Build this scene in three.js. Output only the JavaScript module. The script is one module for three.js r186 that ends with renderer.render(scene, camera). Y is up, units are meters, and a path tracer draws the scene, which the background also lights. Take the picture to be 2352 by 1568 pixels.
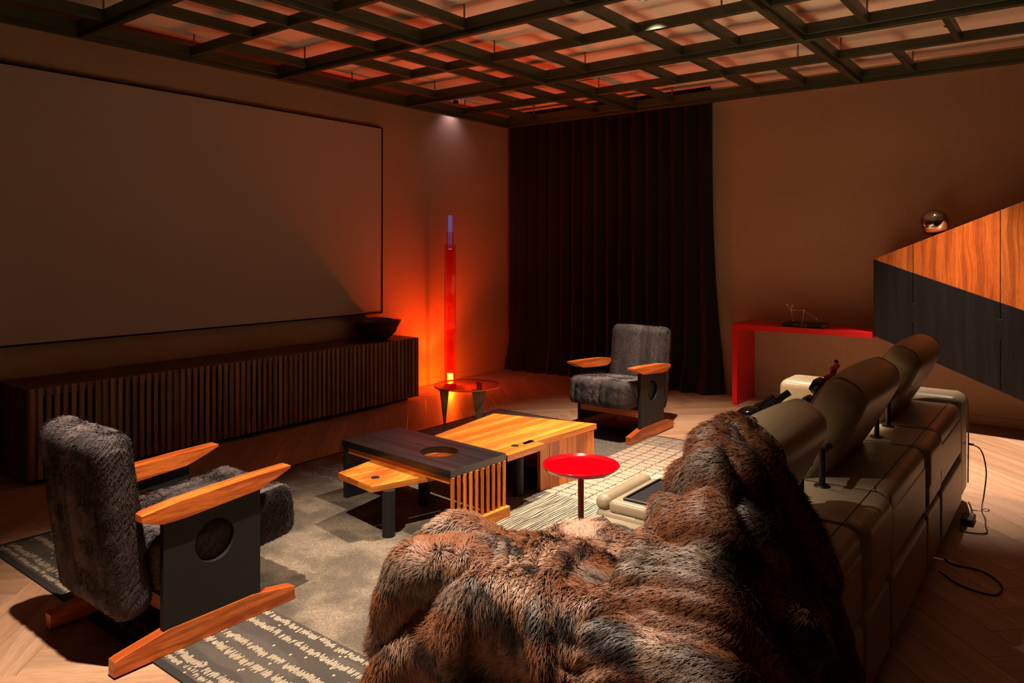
import * as THREE from 'three';
import { mergeGeometries, mergeVertices } from 'three/addons/utils/BufferGeometryUtils.js';
import { FontLoader } from 'three/addons/loaders/FontLoader.js';
import { TextGeometry } from 'three/addons/geometries/TextGeometry.js';

// ------------------------------------------------------------------ camera, lights, exposure
const scene = new THREE.Scene();
scene.background = new THREE.Color(0x000000);
const camera = new THREE.PerspectiveCamera(2 * Math.atan(784 / 1702) * 180 / Math.PI, 1.5, 0.05, 60);
camera.position.set(0, 1.45, 0);
camera.rotation.y = Math.atan(1314 / 1702);
camera.setViewOffset(2352, 1568, 0, 212, 2352, 1568);
camera.updateProjectionMatrix();
const renderer = new THREE.WebGLRenderer({ antialias: true });
renderer.toneMapping = THREE.LinearToneMapping;
renderer.toneMappingExposure = 1.1;
renderer.shadowMap.enabled = true;
const WARM = [1, 0.77, 0.57];
// recessed ceiling spots: x, z, intensity, half angle (deg), aim x, aim z
const SPOTS = [
  [-2.27, -4.34, 94, 36, -2.20, -4.85],
  [-2.25, -3.55, 78, 33, -2.15, -3.15],
  [-2.10, -1.08, 88, 40, -1.95, -1.45],
  [-0.77, -6.24, 90, 31, -0.68, -6.05],
  [-1.75, -4.00, 500, 17, -1.42, -3.95],
];
const CEIL = 3.085;

// ------------------------------------------------------------------ helpers
let seed = 7;
function rnd() { seed = (seed * 1664525 + 1013904223) >>> 0; return seed / 4294967296; }
const rr = (a, b) => a + (b - a) * rnd();
const sstep = (a, b, x) => { x = Math.min(1, Math.max(0, (x - a) / (b - a))); return x * x * (3 - 2 * x); };
const lerp = (a, b, t) => a + (b - a) * t;
function hash2(x, y) { let h = (Math.imul(x, 374761393) + Math.imul(y, 668265263)) | 0; h = Math.imul(h ^ (h >>> 13), 1274126177); return ((h ^ (h >>> 16)) >>> 0) / 4294967296; }
function vnoise(x, y) { const xi = Math.floor(x), yi = Math.floor(y); let u = x - xi, v = y - yi; u = u * u * (3 - 2 * u); v = v * v * (3 - 2 * v);
  const a = hash2(xi, yi), b = hash2(xi + 1, yi), c = hash2(xi, yi + 1), d = hash2(xi + 1, yi + 1); return a + (b - a) * u + (c - a) * v + (a - b - c + d) * u * v; }
function fbm(x, y, o = 4) { let s = 0, a = 0.5, n = 0; for (let i = 0; i < o; i++) { s += a * vnoise(x + i * 17.3, y + i * 9.1); n += a; a *= 0.5; x *= 2; y *= 2; } return s / n; }
// tiling noise on a period
function tnoise(x, y, px, py) { const xi = Math.floor(x), yi = Math.floor(y); let u = x - xi, v = y - yi; u = u * u * (3 - 2 * u); v = v * v * (3 - 2 * v);
  const m = (k, p) => ((k % p) + p) % p; const a = hash2(m(xi, px), m(yi, py)), b = hash2(m(xi + 1, px), m(yi, py)), c = hash2(m(xi, px), m(yi + 1, py)), d = hash2(m(xi + 1, px), m(yi + 1, py));
  return a + (b - a) * u + (c - a) * v + (a - b - c + d) * u * v; }
const toLin = c => c <= 0.04045 ? c / 12.92 : Math.pow((c + 0.055) / 1.055, 2.4);
function makeTex(w, h, fn, sx, sy, srgb = true) {   // fn(u, v) -> [r, g, b] 0..255 ; sx, sy: size in metres
  const d = new Uint8Array(w * h * 4);
  for (let j = 0; j < h; j++) for (let i = 0; i < w; i++) { const c = fn(i / w, j / h), k = (j * w + i) * 4;
    for (let q = 0; q < 3; q++) d[k + q] = Math.max(0, Math.min(255, c[q])); d[k + 3] = 255; }
  const t = new THREE.DataTexture(d, w, h); t.wrapS = t.wrapT = THREE.RepeatWrapping; t.magFilter = THREE.LinearFilter; t.minFilter = THREE.LinearMipmapLinearFilter; t.generateMipmaps = true;
  if (srgb) t.colorSpace = THREE.SRGBColorSpace; if (sx) t.repeat.set(1 / sx, 1 / sy); t.needsUpdate = true; return t;
}
const g3 = v => [v, v, v];
// wood: grain runs along u. plain colour, dark streak colour, amounts
function woodTex(light, dark, freq, cathedral, sd, sx = 1.6, sy = 0.4, w = 1024, h = 512) {
  return makeTex(w, h, (u, v) => {
    const warp = (tnoise(u * 4 + sd, v * 3, 4, 3) - 0.5) * 0.10 + (tnoise(u * 9, v * 5 + sd, 9, 5) - 0.5) * 0.03;
    const vv = v + warp * cathedral;
    const per = Math.round(freq);
    let g = 0.5 * tnoise(u * 3, vv * per, 3, per) + 0.3 * tnoise(u * 7, vv * per * 3, 7, per * 3) + 0.2 * tnoise(u * 24, vv * per * 6, 24, per * 6);
    g = sstep(0.28, 0.75, g);
    const fine = tnoise(u * 60, v * 300, 60, 300), patch = tnoise(u * 3 + 5, v * 2 + 3, 3, 2);
    const k = 0.86 + 0.16 * fine + 0.10 * (patch - 0.5);
    return [0, 1, 2].map(q => lerp(dark[q], light[q], g) * k);
  }, sx, sy);
}
const std = o => new THREE.MeshPhysicalMaterial(o);
const used = new Map();
function numbered(n) { if (!used.has(n)) { used.set(n, 0); return n; } const k = used.get(n) + 1; used.set(n, k); return n + '_' + String(k).padStart(3, '0'); }
function shadows(m) { m.castShadow = m.receiveShadow = true; return m; }
function part(name, geo, mat, parent, label) { const m = shadows(new THREE.Mesh(geo, mat)); m.name = name; parent.add(m); if (label) m.userData.label = label; return m; }
function thing(name, label, category, group) { const o = new THREE.Group(); o.name = numbered(name); o.userData = { label, category }; if (group) o.userData.group = group; scene.add(o); return o; }
function single(name, geo, mat, label, category, group) { const m = shadows(new THREE.Mesh(geo, mat)); m.name = numbered(name); m.userData = { label, category }; if (group) m.userData.group = group; scene.add(m); return m; }
function struct(name, geo, mat, label) { const m = shadows(new THREE.Mesh(geo, mat)); m.name = name; m.userData = { kind: 'structure', label, category: name.split('_')[0] }; scene.add(m); return m; }
function geoFrom(pos, uv, idx, smooth) { let g = new THREE.BufferGeometry(); g.setAttribute('position', new THREE.Float32BufferAttribute(pos, 3)); if (uv) g.setAttribute('uv', new THREE.Float32BufferAttribute(uv, 2)); if (idx) g.setIndex(idx); g.computeVertexNormals(); return g; }
// box with chamfered edges, uv in metres with the grain along axis g
function cbox(w, h, d, c = 0.002, g, off = true) {
  const H = [w / 2, h / 2, d / 2]; c = Math.min(c, H[0] * 0.45, H[1] * 0.45, H[2] * 0.45);
  if (g === undefined) g = w >= h && w >= d ? 0 : h >= d ? 1 : 2;
  const ou = off ? rnd() * 3 : 0, ov = off ? rnd() * 3 : 0, pos = [], uv = [];
  const V = (s, ax) => [0, 1, 2].map(k => s[k] * (k === ax ? H[k] : H[k] - c));
  const tri = (a, b, q) => {
    const e = [0, 1, 2].map(k => b[k] - a[k]), f = [0, 1, 2].map(k => q[k] - a[k]);
    const n = [e[1] * f[2] - e[2] * f[1], e[2] * f[0] - e[0] * f[2], e[0] * f[1] - e[1] * f[0]];
    const o = n[0] * (a[0] + b[0] + q[0]) + n[1] * (a[1] + b[1] + q[1]) + n[2] * (a[2] + b[2] + q[2]);
    const an = n.map(Math.abs), nm = an[0] >= an[1] && an[0] >= an[2] ? 0 : an[1] >= an[2] ? 1 : 2;
    let ua = g, va; if (nm === g) { ua = (g + 1) % 3; va = (g + 2) % 3; } else va = 3 - g - nm;
    for (const p of o >= 0 ? [a, b, q] : [a, q, b]) { pos.push(...p); uv.push(p[ua] + ou, p[va] + ov + nm * 0.13); }
  };
  const quad = (a, b, q, r) => { tri(a, b, q); tri(a, q, r); };
  for (let ax = 0; ax < 3; ax++) { const u = (ax + 1) % 3, v = (ax + 2) % 3;
    for (const s of [-1, 1]) { const P = (a, b) => { const t = [0, 0, 0]; t[ax] = s; t[u] = a; t[v] = b; return V(t, ax); }; quad(P(-1, -1), P(1, -1), P(1, 1), P(-1, 1)); }
    for (const s of [-1, 1]) for (const t of [-1, 1]) { const P = (z, w2) => { const k = [0, 0, 0]; k[u] = s; k[v] = t; k[ax] = z; return V(k, w2); }; quad(P(-1, u), P(1, u), P(1, v), P(-1, v)); } }
  for (const a of [-1, 1]) for (const b of [-1, 1]) for (const e of [-1, 1]) tri(V([a, b, e], 0), V([a, b, e], 1), V([a, b, e], 2));
  return geoFrom(pos, uv);
}
const at = (g, x, y, z, ry = 0, rx = 0, rz = 0) => { if (rx) g.rotateX(rx); if (rz) g.rotateZ(rz); if (ry) g.rotateY(ry); g.translate(x, y, z); return g; };
const cb = (x0, x1, y0, y1, z0, z1, c, g, off) => at(cbox(x1 - x0, y1 - y0, z1 - z0, c, g, off), (x0 + x1) / 2, (y0 + y1) / 2, (z0 + z1) / 2);
// prism: polygon in plan (x, z) extruded from y0 to y1, small bevel, grain angle for uv
function prism(pts, y0, y1, bev = 0.0015, grain = 0) {
  let a = 0; for (let i = 0; i < pts.length; i++) { const p = pts[i], q = pts[(i + 1) % pts.length]; a += p[0] * q[1] - q[0] * p[1]; }
  const P = a > 0 ? pts.slice().reverse() : pts.slice();
  const sh = new THREE.Shape(P.map(p => new THREE.Vector2(p[0], -p[1])));
  const g = new THREE.ExtrudeGeometry(sh, { depth: y1 - y0 - 2 * bev, bevelEnabled: bev > 0, bevelThickness: bev, bevelSize: bev, bevelOffset: -bev, bevelSegments: 1, curveSegments: 24 });
  g.rotateX(-Math.PI / 2); g.translate(0, y0 + bev, 0); boxUV(g, grain); return g;
}
function boxUV(g, ang = 0, vertical = false) {   // planar uv in metres by the face normal; u along direction ang in plan (0 = x)
  const p = g.attributes.position, n = g.attributes.normal, uv = new Float32Array(p.count * 2), c = Math.cos(ang), s = Math.sin(ang), ou = rnd() * 3, ov = rnd() * 3;
  for (let i = 0; i < p.count; i++) { const x = p.getX(i), y = p.getY(i), z = p.getZ(i), a = Math.abs(n.getX(i)), b = Math.abs(n.getY(i)), d = Math.abs(n.getZ(i));
    const along = x * c + z * s, across = -x * s + z * c; let u, v;
    if (b >= a && b >= d) { u = along; v = across; } else { u = vertical ? y : along; v = vertical ? along + across : y; if (!vertical && Math.abs(c * n.getX(i) + s * n.getZ(i)) > 0.8) { u = across; } }
    uv[2 * i] = u + ou; uv[2 * i + 1] = v + ov; }
  g.setAttribute('uv', new THREE.BufferAttribute(uv, 2)); return g;
}
// soft rounded box with subdivisions; deform(v) moves each point
function softBox(w, h, d, r, n, deform) {
  const H = [w / 2, h / 2, d / 2], N = Array.isArray(n) ? n : [n, n, n]; r = Math.min(r, ...H);
  const pos = [], uv = [], idx = [];
  const seg = (k) => { const L = 2 * H[k], ri = r / L, out = [], m = 4; for (let i = 0; i <= m; i++) out.push(ri * (1 - Math.cos(i / m * Math.PI / 2)) * 0 + ri * i / m); for (let i = 1; i < N[k]; i++) out.push(ri + (1 - 2 * ri) * i / N[k]); for (let i = 0; i <= m; i++) out.push(1 - ri + ri * i / m); return out; };
  for (let ax = 0; ax < 3; ax++) { const u = (ax + 1) % 3, v = (ax + 2) % 3, su = seg(u), sv = seg(v);
    for (const s of [-1, 1]) { const base = pos.length / 3;
      for (const b of sv) for (const a of su) { const p = [0, 0, 0]; p[ax] = s * H[ax]; p[u] = (2 * a - 1) * H[u]; p[v] = (2 * b - 1) * H[v];
        const q = p.map((x, k) => Math.max(-(H[k] - r), Math.min(H[k] - r, x))), e = p.map((x, k) => x - q[k]); const L = Math.hypot(...e) || 1; const o = q.map((x, k) => x + e[k] / L * r);
        pos.push(...o); uv.push(p[u], p[v]); }
      const W = su.length; for (let j = 0; j < sv.length - 1; j++) for (let i = 0; i < W - 1; i++) { const a = base + j * W + i; if (s > 0) idx.push(a, a + 1, a + W + 1, a, a + W + 1, a + W); else idx.push(a, a + W + 1, a + 1, a, a + W, a + W + 1); } } }
  if (deform) for (let i = 0; i < pos.length; i += 3) { const o = deform([pos[i], pos[i + 1], pos[i + 2]]); pos[i] = o[0]; pos[i + 1] = o[1]; pos[i + 2] = o[2]; }
  let g = new THREE.BufferGeometry(); g.setAttribute('position', new THREE.Float32BufferAttribute(pos, 3)); g.setIndex(idx);
  g = mergeVertices(g, 1e-5); g.computeVertexNormals(); boxUV(g); return g;
}
function tube(pts, r, n = 40, rs = 8, closed = false) { return new THREE.TubeGeometry(new THREE.CatmullRomCurve3(pts.map(p => new THREE.Vector3(...p)), closed), n, r, rs, closed); }
function lathe(pts, n = 48) { return new THREE.LatheGeometry(pts.map(p => new THREE.Vector2(p[0], p[1])), n); }
function cyl(r0, r1, y0, y1, x, z, n = 32) { const g = new THREE.CylinderGeometry(r1, r0, y1 - y0, n); const p = g.attributes.position, uv = g.attributes.uv, o = rnd() * 2; for (let i = 0; i < p.count; i++) uv.setXY(i, p.getY(i) + o, Math.atan2(p.getZ(i), Math.abs(p.getX(i)) + 1e-6) * r0 + o); g.translate(x, (y0 + y1) / 2, z); return g; }
function clipPoly(poly, nx, nz, d) {   // keep nx*x+nz*z <= d
  const out = []; for (let i = 0; i < poly.length; i++) { const a = poly[i], b = poly[(i + 1) % poly.length], fa = nx * a[0] + nz * a[1] - d, fb = nx * b[0] + nz * b[1] - d;
    if (fa <= 0) out.push(a); if (fa * fb < 0) { const t = fa / (fa - fb); out.push([a[0] + (b[0] - a[0]) * t, a[1] + (b[1] - a[1]) * t]); } } return out;
}
// strands standing on a triangle mesh, merged into one mesh; opt.dir(p, n) gives the lay, opt.color(p) [root, tip] linear colours
function strands(geo, count, opt) {
  const p = geo.attributes.position, nn = geo.attributes.normal, ix = geo.index, T = ix ? ix.count / 3 : p.count / 3, cum = new Float64Array(T); let A = 0;
  const a = new THREE.Vector3(), b = new THREE.Vector3(), c = new THREE.Vector3(), e = new THREE.Vector3(), f = new THREE.Vector3(), id = k => ix ? ix.getX(k) : k;
  for (let t = 0; t < T; t++) { a.fromBufferAttribute(p, id(3 * t)); b.fromBufferAttribute(p, id(3 * t + 1)); c.fromBufferAttribute(p, id(3 * t + 2)); let ar = e.subVectors(b, a).cross(f.subVectors(c, a)).length() / 2; if (opt.weight) ar *= opt.weight((a.x + b.x + c.x) / 3, (a.y + b.y + c.y) / 3, (a.z + b.z + c.z) / 3); A += ar; cum[t] = A; }
  const P = new Float32Array(count * 15), N = new Float32Array(count * 15), C = new Float32Array(count * 15), I = new Uint32Array(count * 9);
  const n = new THREE.Vector3(), q = new THREE.Vector3(), d = new THREE.Vector3(), s = new THREE.Vector3();
  for (let k = 0; k < count; k++) {
    const x = rnd() * A; let lo = 0, hi = T - 1; while (lo < hi) { const m = (lo + hi) >> 1; if (cum[m] < x) lo = m + 1; else hi = m; }
    let u = rnd(), v = rnd(); if (u + v > 1) { u = 1 - u; v = 1 - v; }
    const i0 = id(3 * lo), i1 = id(3 * lo + 1), i2 = id(3 * lo + 2);
    a.fromBufferAttribute(p, i0); b.fromBufferAttribute(p, i1); c.fromBufferAttribute(p, i2); q.copy(a).multiplyScalar(1 - u - v).addScaledVector(b, u).addScaledVector(c, v);
    n.fromBufferAttribute(nn, i0).multiplyScalar(1 - u - v); e.fromBufferAttribute(nn, i1); n.addScaledVector(e, u); e.fromBufferAttribute(nn, i2); n.addScaledVector(e, v).normalize();
    opt.dir(q, n, d); d.addScaledVector(n, -d.dot(n)); if (d.lengthSq() < 1e-8) d.set(n.y, n.z, n.x); d.normalize();
    const L = opt.len(q) * rr(0.7, 1.25), w = opt.width * rr(0.7, 1.3), lift = opt.lift * rr(0.6, 1.4);
    s.crossVectors(d, n).normalize(); s.applyAxisAngle(d, rr(-0.9, 0.9));
    const col = opt.color(q, geo, i0, u, v), o = k * 15;
    const dx = d.x, dy = d.y, dz = d.z, jx = rr(-.25, .25), jz = rr(-.25, .25);
    const pt = (t, out) => { const up = lift * (1.6 * t - 0.75 * t * t), al = t * (0.55 + 0.45 * t); return [q.x + (n.x * up + (dx + jx * t) * al) * L, q.y + (n.y * up + dy * al) * L, q.z + (n.z * up + (dz + jz * t) * al) * L]; };
    const p0 = pt(0), p1 = pt(0.55), p2 = pt(1);
    const pts = [[p0, -w], [p0, w], [p1, -w * 0.8], [p1, w * 0.8], [p2, 0]];
    pts.forEach((z, m) => { P[o + 3 * m] = z[0][0] + s.x * z[1]; P[o + 3 * m + 1] = z[0][1] + s.y * z[1]; P[o + 3 * m + 2] = z[0][2] + s.z * z[1];
      const bx = n.x + s.x * (m % 2 ? 0.5 : -0.5) * (m < 4), by = n.y + s.y * (m % 2 ? 0.5 : -0.5) * (m < 4), bz = n.z + s.z * (m % 2 ? 0.5 : -0.5) * (m < 4), bl = Math.hypot(bx, by, bz);
      N[o + 3 * m] = bx / bl; N[o + 3 * m + 1] = by / bl; N[o + 3 * m + 2] = bz / bl;
      const tt = m < 2 ? 0 : m < 4 ? 0.55 : 1; for (let r = 0; r < 3; r++) C[o + 3 * m + r] = lerp(col[0][r], col[1][r], tt); });
    const B = k * 5; I.set([B, B + 1, B + 3, B, B + 3, B + 2, B + 2, B + 3, B + 4], k * 9);
  }
  const g = new THREE.BufferGeometry(); g.setAttribute('position', new THREE.BufferAttribute(P, 3)); g.setAttribute('normal', new THREE.BufferAttribute(N, 3)); g.setAttribute('color', new THREE.BufferAttribute(C, 3)); g.setIndex(new THREE.BufferAttribute(I, 1)); return g;
}

// ------------------------------------------------------------------ materials
const teakT = woodTex([212, 132, 46], [174, 94, 28], 10, 0.7, 1.7, 1.2, 0.3);
const veneerT = woodTex([190, 104, 40], [146, 72, 24], 30, 0.8, 4.3, 1.8, 0.7);
const armT = woodTex([204, 108, 42], [150, 66, 20], 8, 1.0, 8.1, 0.9, 0.2);
const charT = woodTex([54, 52, 56], [32, 31, 34], 16, 0.6, 2.2, 1.4, 0.4);
const oakT = woodTex([170, 136, 110], [152, 119, 95], 12, 1.3, 6.4, 1.6, 0.36);
const ashT = woodTex([164, 134, 102], [128, 100, 74], 14, 0.7, 5.2, 1.4, 0.3);
const darkT = woodTex([92, 58, 42], [58, 34, 24], 10, 1.2, 3.9, 1.4, 0.4);
const grainB = makeTex(512, 512, (u, v) => g3(255 * (0.6 * tnoise(u * 20, v * 160, 20, 160) + 0.4 * tnoise(u * 6, v * 40, 6, 40))), 0.8, 0.4, false);
const leatherB = makeTex(512, 512, (u, v) => { const a = tnoise(u * 90, v * 90, 90, 90), b = tnoise(u * 40 + 3, v * 40, 40, 40), c = tnoise(u * 6, v * 6, 6, 6); return g3(255 * (0.45 * a + 0.3 * b + 0.25 * c)); }, 0.25, 0.25, false);
const leatherT = makeTex(256, 256, (u, v) => { const k = 0.94 + 0.1 * tnoise(u * 5, v * 5, 5, 5) + 0.04 * tnoise(u * 60, v * 60, 60, 60); return [128 * k, 116 * k, 95 * k]; }, 0.6, 0.6);
const wallB = makeTex(512, 512, (u, v) => g3(255 * (0.5 * tnoise(u * 256, v * 24, 256, 24) + 0.5 * tnoise(u * 24 + 7, v * 256, 24, 256))), 0.5, 0.5, false);
const wallT = makeTex(512, 512, (u, v) => { const k = 0.93 + 0.035 * tnoise(u * 200, v * 12, 200, 12) + 0.03 * tnoise(u * 10, v * 200, 10, 200) + 0.04 * (tnoise(u * 3, v * 3, 3, 3) - 0.5); return [168 * k, 142 * k, 116 * k]; }, 1.1, 1.1);
const brushB = makeTex(256, 512, (u, v) => g3(255 * tnoise(u * 8, v * 256, 8, 256)), 0.3, 0.3, false);
const M = {
  wall: std({ map: wallT, bumpMap: wallB, bumpScale: 0.0003, roughness: 0.92 }),
  ceiling: std({ color: 0xf4e8da, roughness: 0.9 }),
  grid: std({ color: 0x343d28, roughness: 0.42, bumpMap: brushB, bumpScale: 0.0003 }),
  rod: std({ color: 0x8d8478, roughness: 0.5, metalness: 0.6 }),
  oak: [0, 1, 2, 3].map(k => std({ map: oakT, color: [0xffffff, 0xfaf2ec, 0xf2ece6, 0xfffaf4][k], roughness: 0.5, bumpMap: grainB, bumpScale: 0.0004 })),
  teak: [0, 1, 2].map(k => std({ map: teakT, color: [0xffffff, 0xf4e2d0, 0xffeedd][k], roughness: 0.38, bumpMap: grainB, bumpScale: 0.0002 })),
  arm: std({ map: armT, roughness: 0.36, bumpMap: grainB, bumpScale: 0.0002 }),
  veneer: [0, 1, 2].map(k => std({ map: veneerT, color: [0xffffff, 0xf2dcc8, 0xffead8][k], roughness: 0.4, bumpMap: grainB, bumpScale: 0.0002 })),
  char: std({ map: charT, color: 0xb0acae, roughness: 0.42, bumpMap: grainB, bumpScale: 0.0003 }),
  charVert: std({ map: charT, color: 0x77727a, roughness: 0.5, specularIntensity: 0.6, bumpMap: grainB, bumpScale: 0.0003 }),
  panel: std({ color: 0x171616, roughness: 0.55, specularIntensity: 0.5 }),
  ash: [0, 1, 2].map(k => std({ map: ashT, color: [0xffffff, 0xf0e6dc, 0xe4d8cc][k], roughness: 0.55, bumpMap: grainB, bumpScale: 0.0003 })),
  darkwood: std({ map: darkT, roughness: 0.5 }),
  black: std({ color: 0x0b0a0a, roughness: 0.7, specularIntensity: 0.4 }),
  blackMetal: std({ color: 0x1a1919, roughness: 0.45, metalness: 0.3 }),
  glossBlack: std({ color: 0x0c0b0c, roughness: 0.12 }),
  screen: std({ color: 0xa59a92, roughness: 0.85 }),
  leather: std({ map: leatherT, bumpMap: leatherB, bumpScale: 0.0005, roughness: 0.42 }),
  stitch: std({ color: 0xb9a78c, roughness: 0.7 }),
  red: std({ color: 0xc4060f, roughness: 0.35 }),
  redGloss: std({ color: 0xb4000e, roughness: 0.1, clearcoat: 1, clearcoatRoughness: 0.03 }),
  redDark: std({ color: 0x6d0410, roughness: 0.22 }),
  chrome: std({ color: 0xb6b2ae, roughness: 0.07, metalness: 1 }),
  steel: std({ color: 0xd8d4d0, roughness: 0.15, metalness: 1 }),
  curtain: std({ color: 0x080606, roughness: 0.9 }),
  acryl: std({ color: new THREE.Color(1, 0.28, 0.16), transmission: 1, thickness: 0, roughness: 0.02, ior: 1.49 }),
  bead: std({ color: 0xe6dcd0, roughness: 0.3 }),
  cable: std({ color: 0x0a0909, roughness: 0.6 }),
};

// ------------------------------------------------------------------ room shell
const WX = -5.56, WZ = -7.22, RX = 3.6, FZ = 2.6;
const flat = (g) => boxUV(g);
struct('ceiling', cb(WX - 0.2, RX + 0.2, CEIL + 0.06, CEIL + 0.22, WZ - 0.2, FZ + 0.2, 0.001), M.ceiling, 'plain plaster ceiling above the dark beam grid');
{ // the visible ceiling board has round cut-outs for the recessed spots
  const sh = new THREE.Shape([[WX, -FZ], [RX, -FZ], [RX, -WZ], [WX, -WZ]].map(p => new THREE.Vector2(p[0], p[1])));
  for (const [x, z] of SPOTS) { const h = new THREE.Path(); h.absarc(x, -z, 0.043, 0, Math.PI * 2, true); sh.holes.push(h); }
  const g = new THREE.ExtrudeGeometry(sh, { depth: 0.06, bevelEnabled: false, curveSegments: 24 }); g.rotateX(-Math.PI / 2); g.translate(0, CEIL, 0); boxUV(g);
  part('ceiling_board', g, M.ceiling, scene.getObjectByName('ceiling'));
}
const wallGeo = (a, b, c, d, e, f) => flat(new THREE.BoxGeometry(b - a, d - c, f - e).translate((a + b) / 2, (c + d) / 2, (e + f) / 2));
struct('wall_left', wallGeo(WX - 0.2, WX, -0.1, CEIL + 0.2, WZ - 0.2, FZ + 0.2), M.wall, 'brown textured wall behind the projection screen');
struct('wall_back', wallGeo(WX - 0.2, RX + 0.2, -0.1, CEIL + 0.2, WZ - 0.2, WZ), M.wall, 'brown textured wall behind the curtain and red desk');
struct('wall_right', wallGeo(RX, RX + 0.2, -0.1, CEIL + 0.2, WZ - 0.2, FZ + 0.2), M.wall, 'brown wall to the right of the sofa');
struct('wall_front', wallGeo(WX - 0.2, RX + 0.2, -0.1, CEIL + 0.2, FZ, FZ + 0.2), M.wall, 'brown wall opposite the curtain');
struct('baseboard_left', cb(WX, WX + 0.012, 0, 0.065, WZ, FZ, 0.002), M.wall, 'low brown skirting under the screen wall');
struct('baseboard_back', cb(WX + 0.012, RX, 0, 0.075, WZ, WZ + 0.012, 0.002), M.wall, 'low brown skirting under the back wall');

// rug outline first: floor planks wholly under it are left out
const RUG = { x0: -4.19, x1: -1.42, z0: -5.235, z1: -1.285 };
{ // herringbone oak floor
  const floor = struct('floor', wallGeo(WX - 0.2, RX + 0.2, -0.2, -0.012, WZ - 0.2, FZ + 0.2), std({ color: 0x2a1e16, roughness: 0.9 }), 'pale oak floor laid in herringbone');
  const W = 0.16, L = 0.96, list = [], A = Math.PI / 4, ca = Math.cos(A), sa = Math.sin(A);
  const nL = Math.round(L / W);
  for (let i = -66; i < 66; i++) for (let j = -13; j < 13; j++) {
    const bx = i * W + j * L, by = i * W - j * L;
    for (const o of [0, 1]) {
      const cx = o ? bx + W / 2 + W * 0 : bx + L / 2, cy = o ? by + W + L / 2 - W * 0 : by + W / 2;
      const X = cx, Y = o ? by + W + (L) / 2 : cy; // horizontal plank then vertical plank
      const wx = X * ca - Y * sa - 2.2, wz = X * sa + Y * ca - 3.0;
      if (wx < WX - 0.3 || wx > RX + 0.3 || wz < WZ - 0.3 || wz > FZ + 0.3) continue;
      const ang = o ? A + Math.PI / 2 : A;
      const hx = Math.abs(Math.cos(ang)) * L / 2 + 0.05, hz = Math.abs(Math.sin(ang)) * L / 2 + 0.05;
      if (wx - hx > RUG.x0 + 0.02 && wx + hx < RUG.x1 - 0.02 && wz - hz > RUG.z0 + 0.02 && wz + hz < RUG.z1 - 0.02) continue;
      list.push([wx, wz, ang]);
    }
  }
  const fx = -Math.sin(camera.rotation.y), fz = -Math.cos(camera.rotation.y);
  const score = ([x, z]) => { const d = x * fx + z * fz, s = x * -fz + z * fx; if (d < 0.8) return 99; const u = Math.abs(s / d); return u > 0.8 ? 50 + u : d + (x > -0.5 && z > -3 ? 2 : 0) + (x < -4.7 && z > -5 ? 3 : 0); };
  list.sort((p, q) => score(p) - score(q));
  const far = [];
  list.forEach(([x, z, a], k) => { const g = cbox(L - 0.0012, 0.012, W - 0.0012, 0.0012, 0); at(g, x, -0.006 - rnd() * 0.0004, z, -a);
    if (k < 300) part('plank', g, M.oak[Math.floor(rnd() * 4)], floor); else far.push(g); });
  const m = part('planks', mergeGeometries(far), M.oak[1], floor); m.userData.kind = 'stuff';
}
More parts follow.
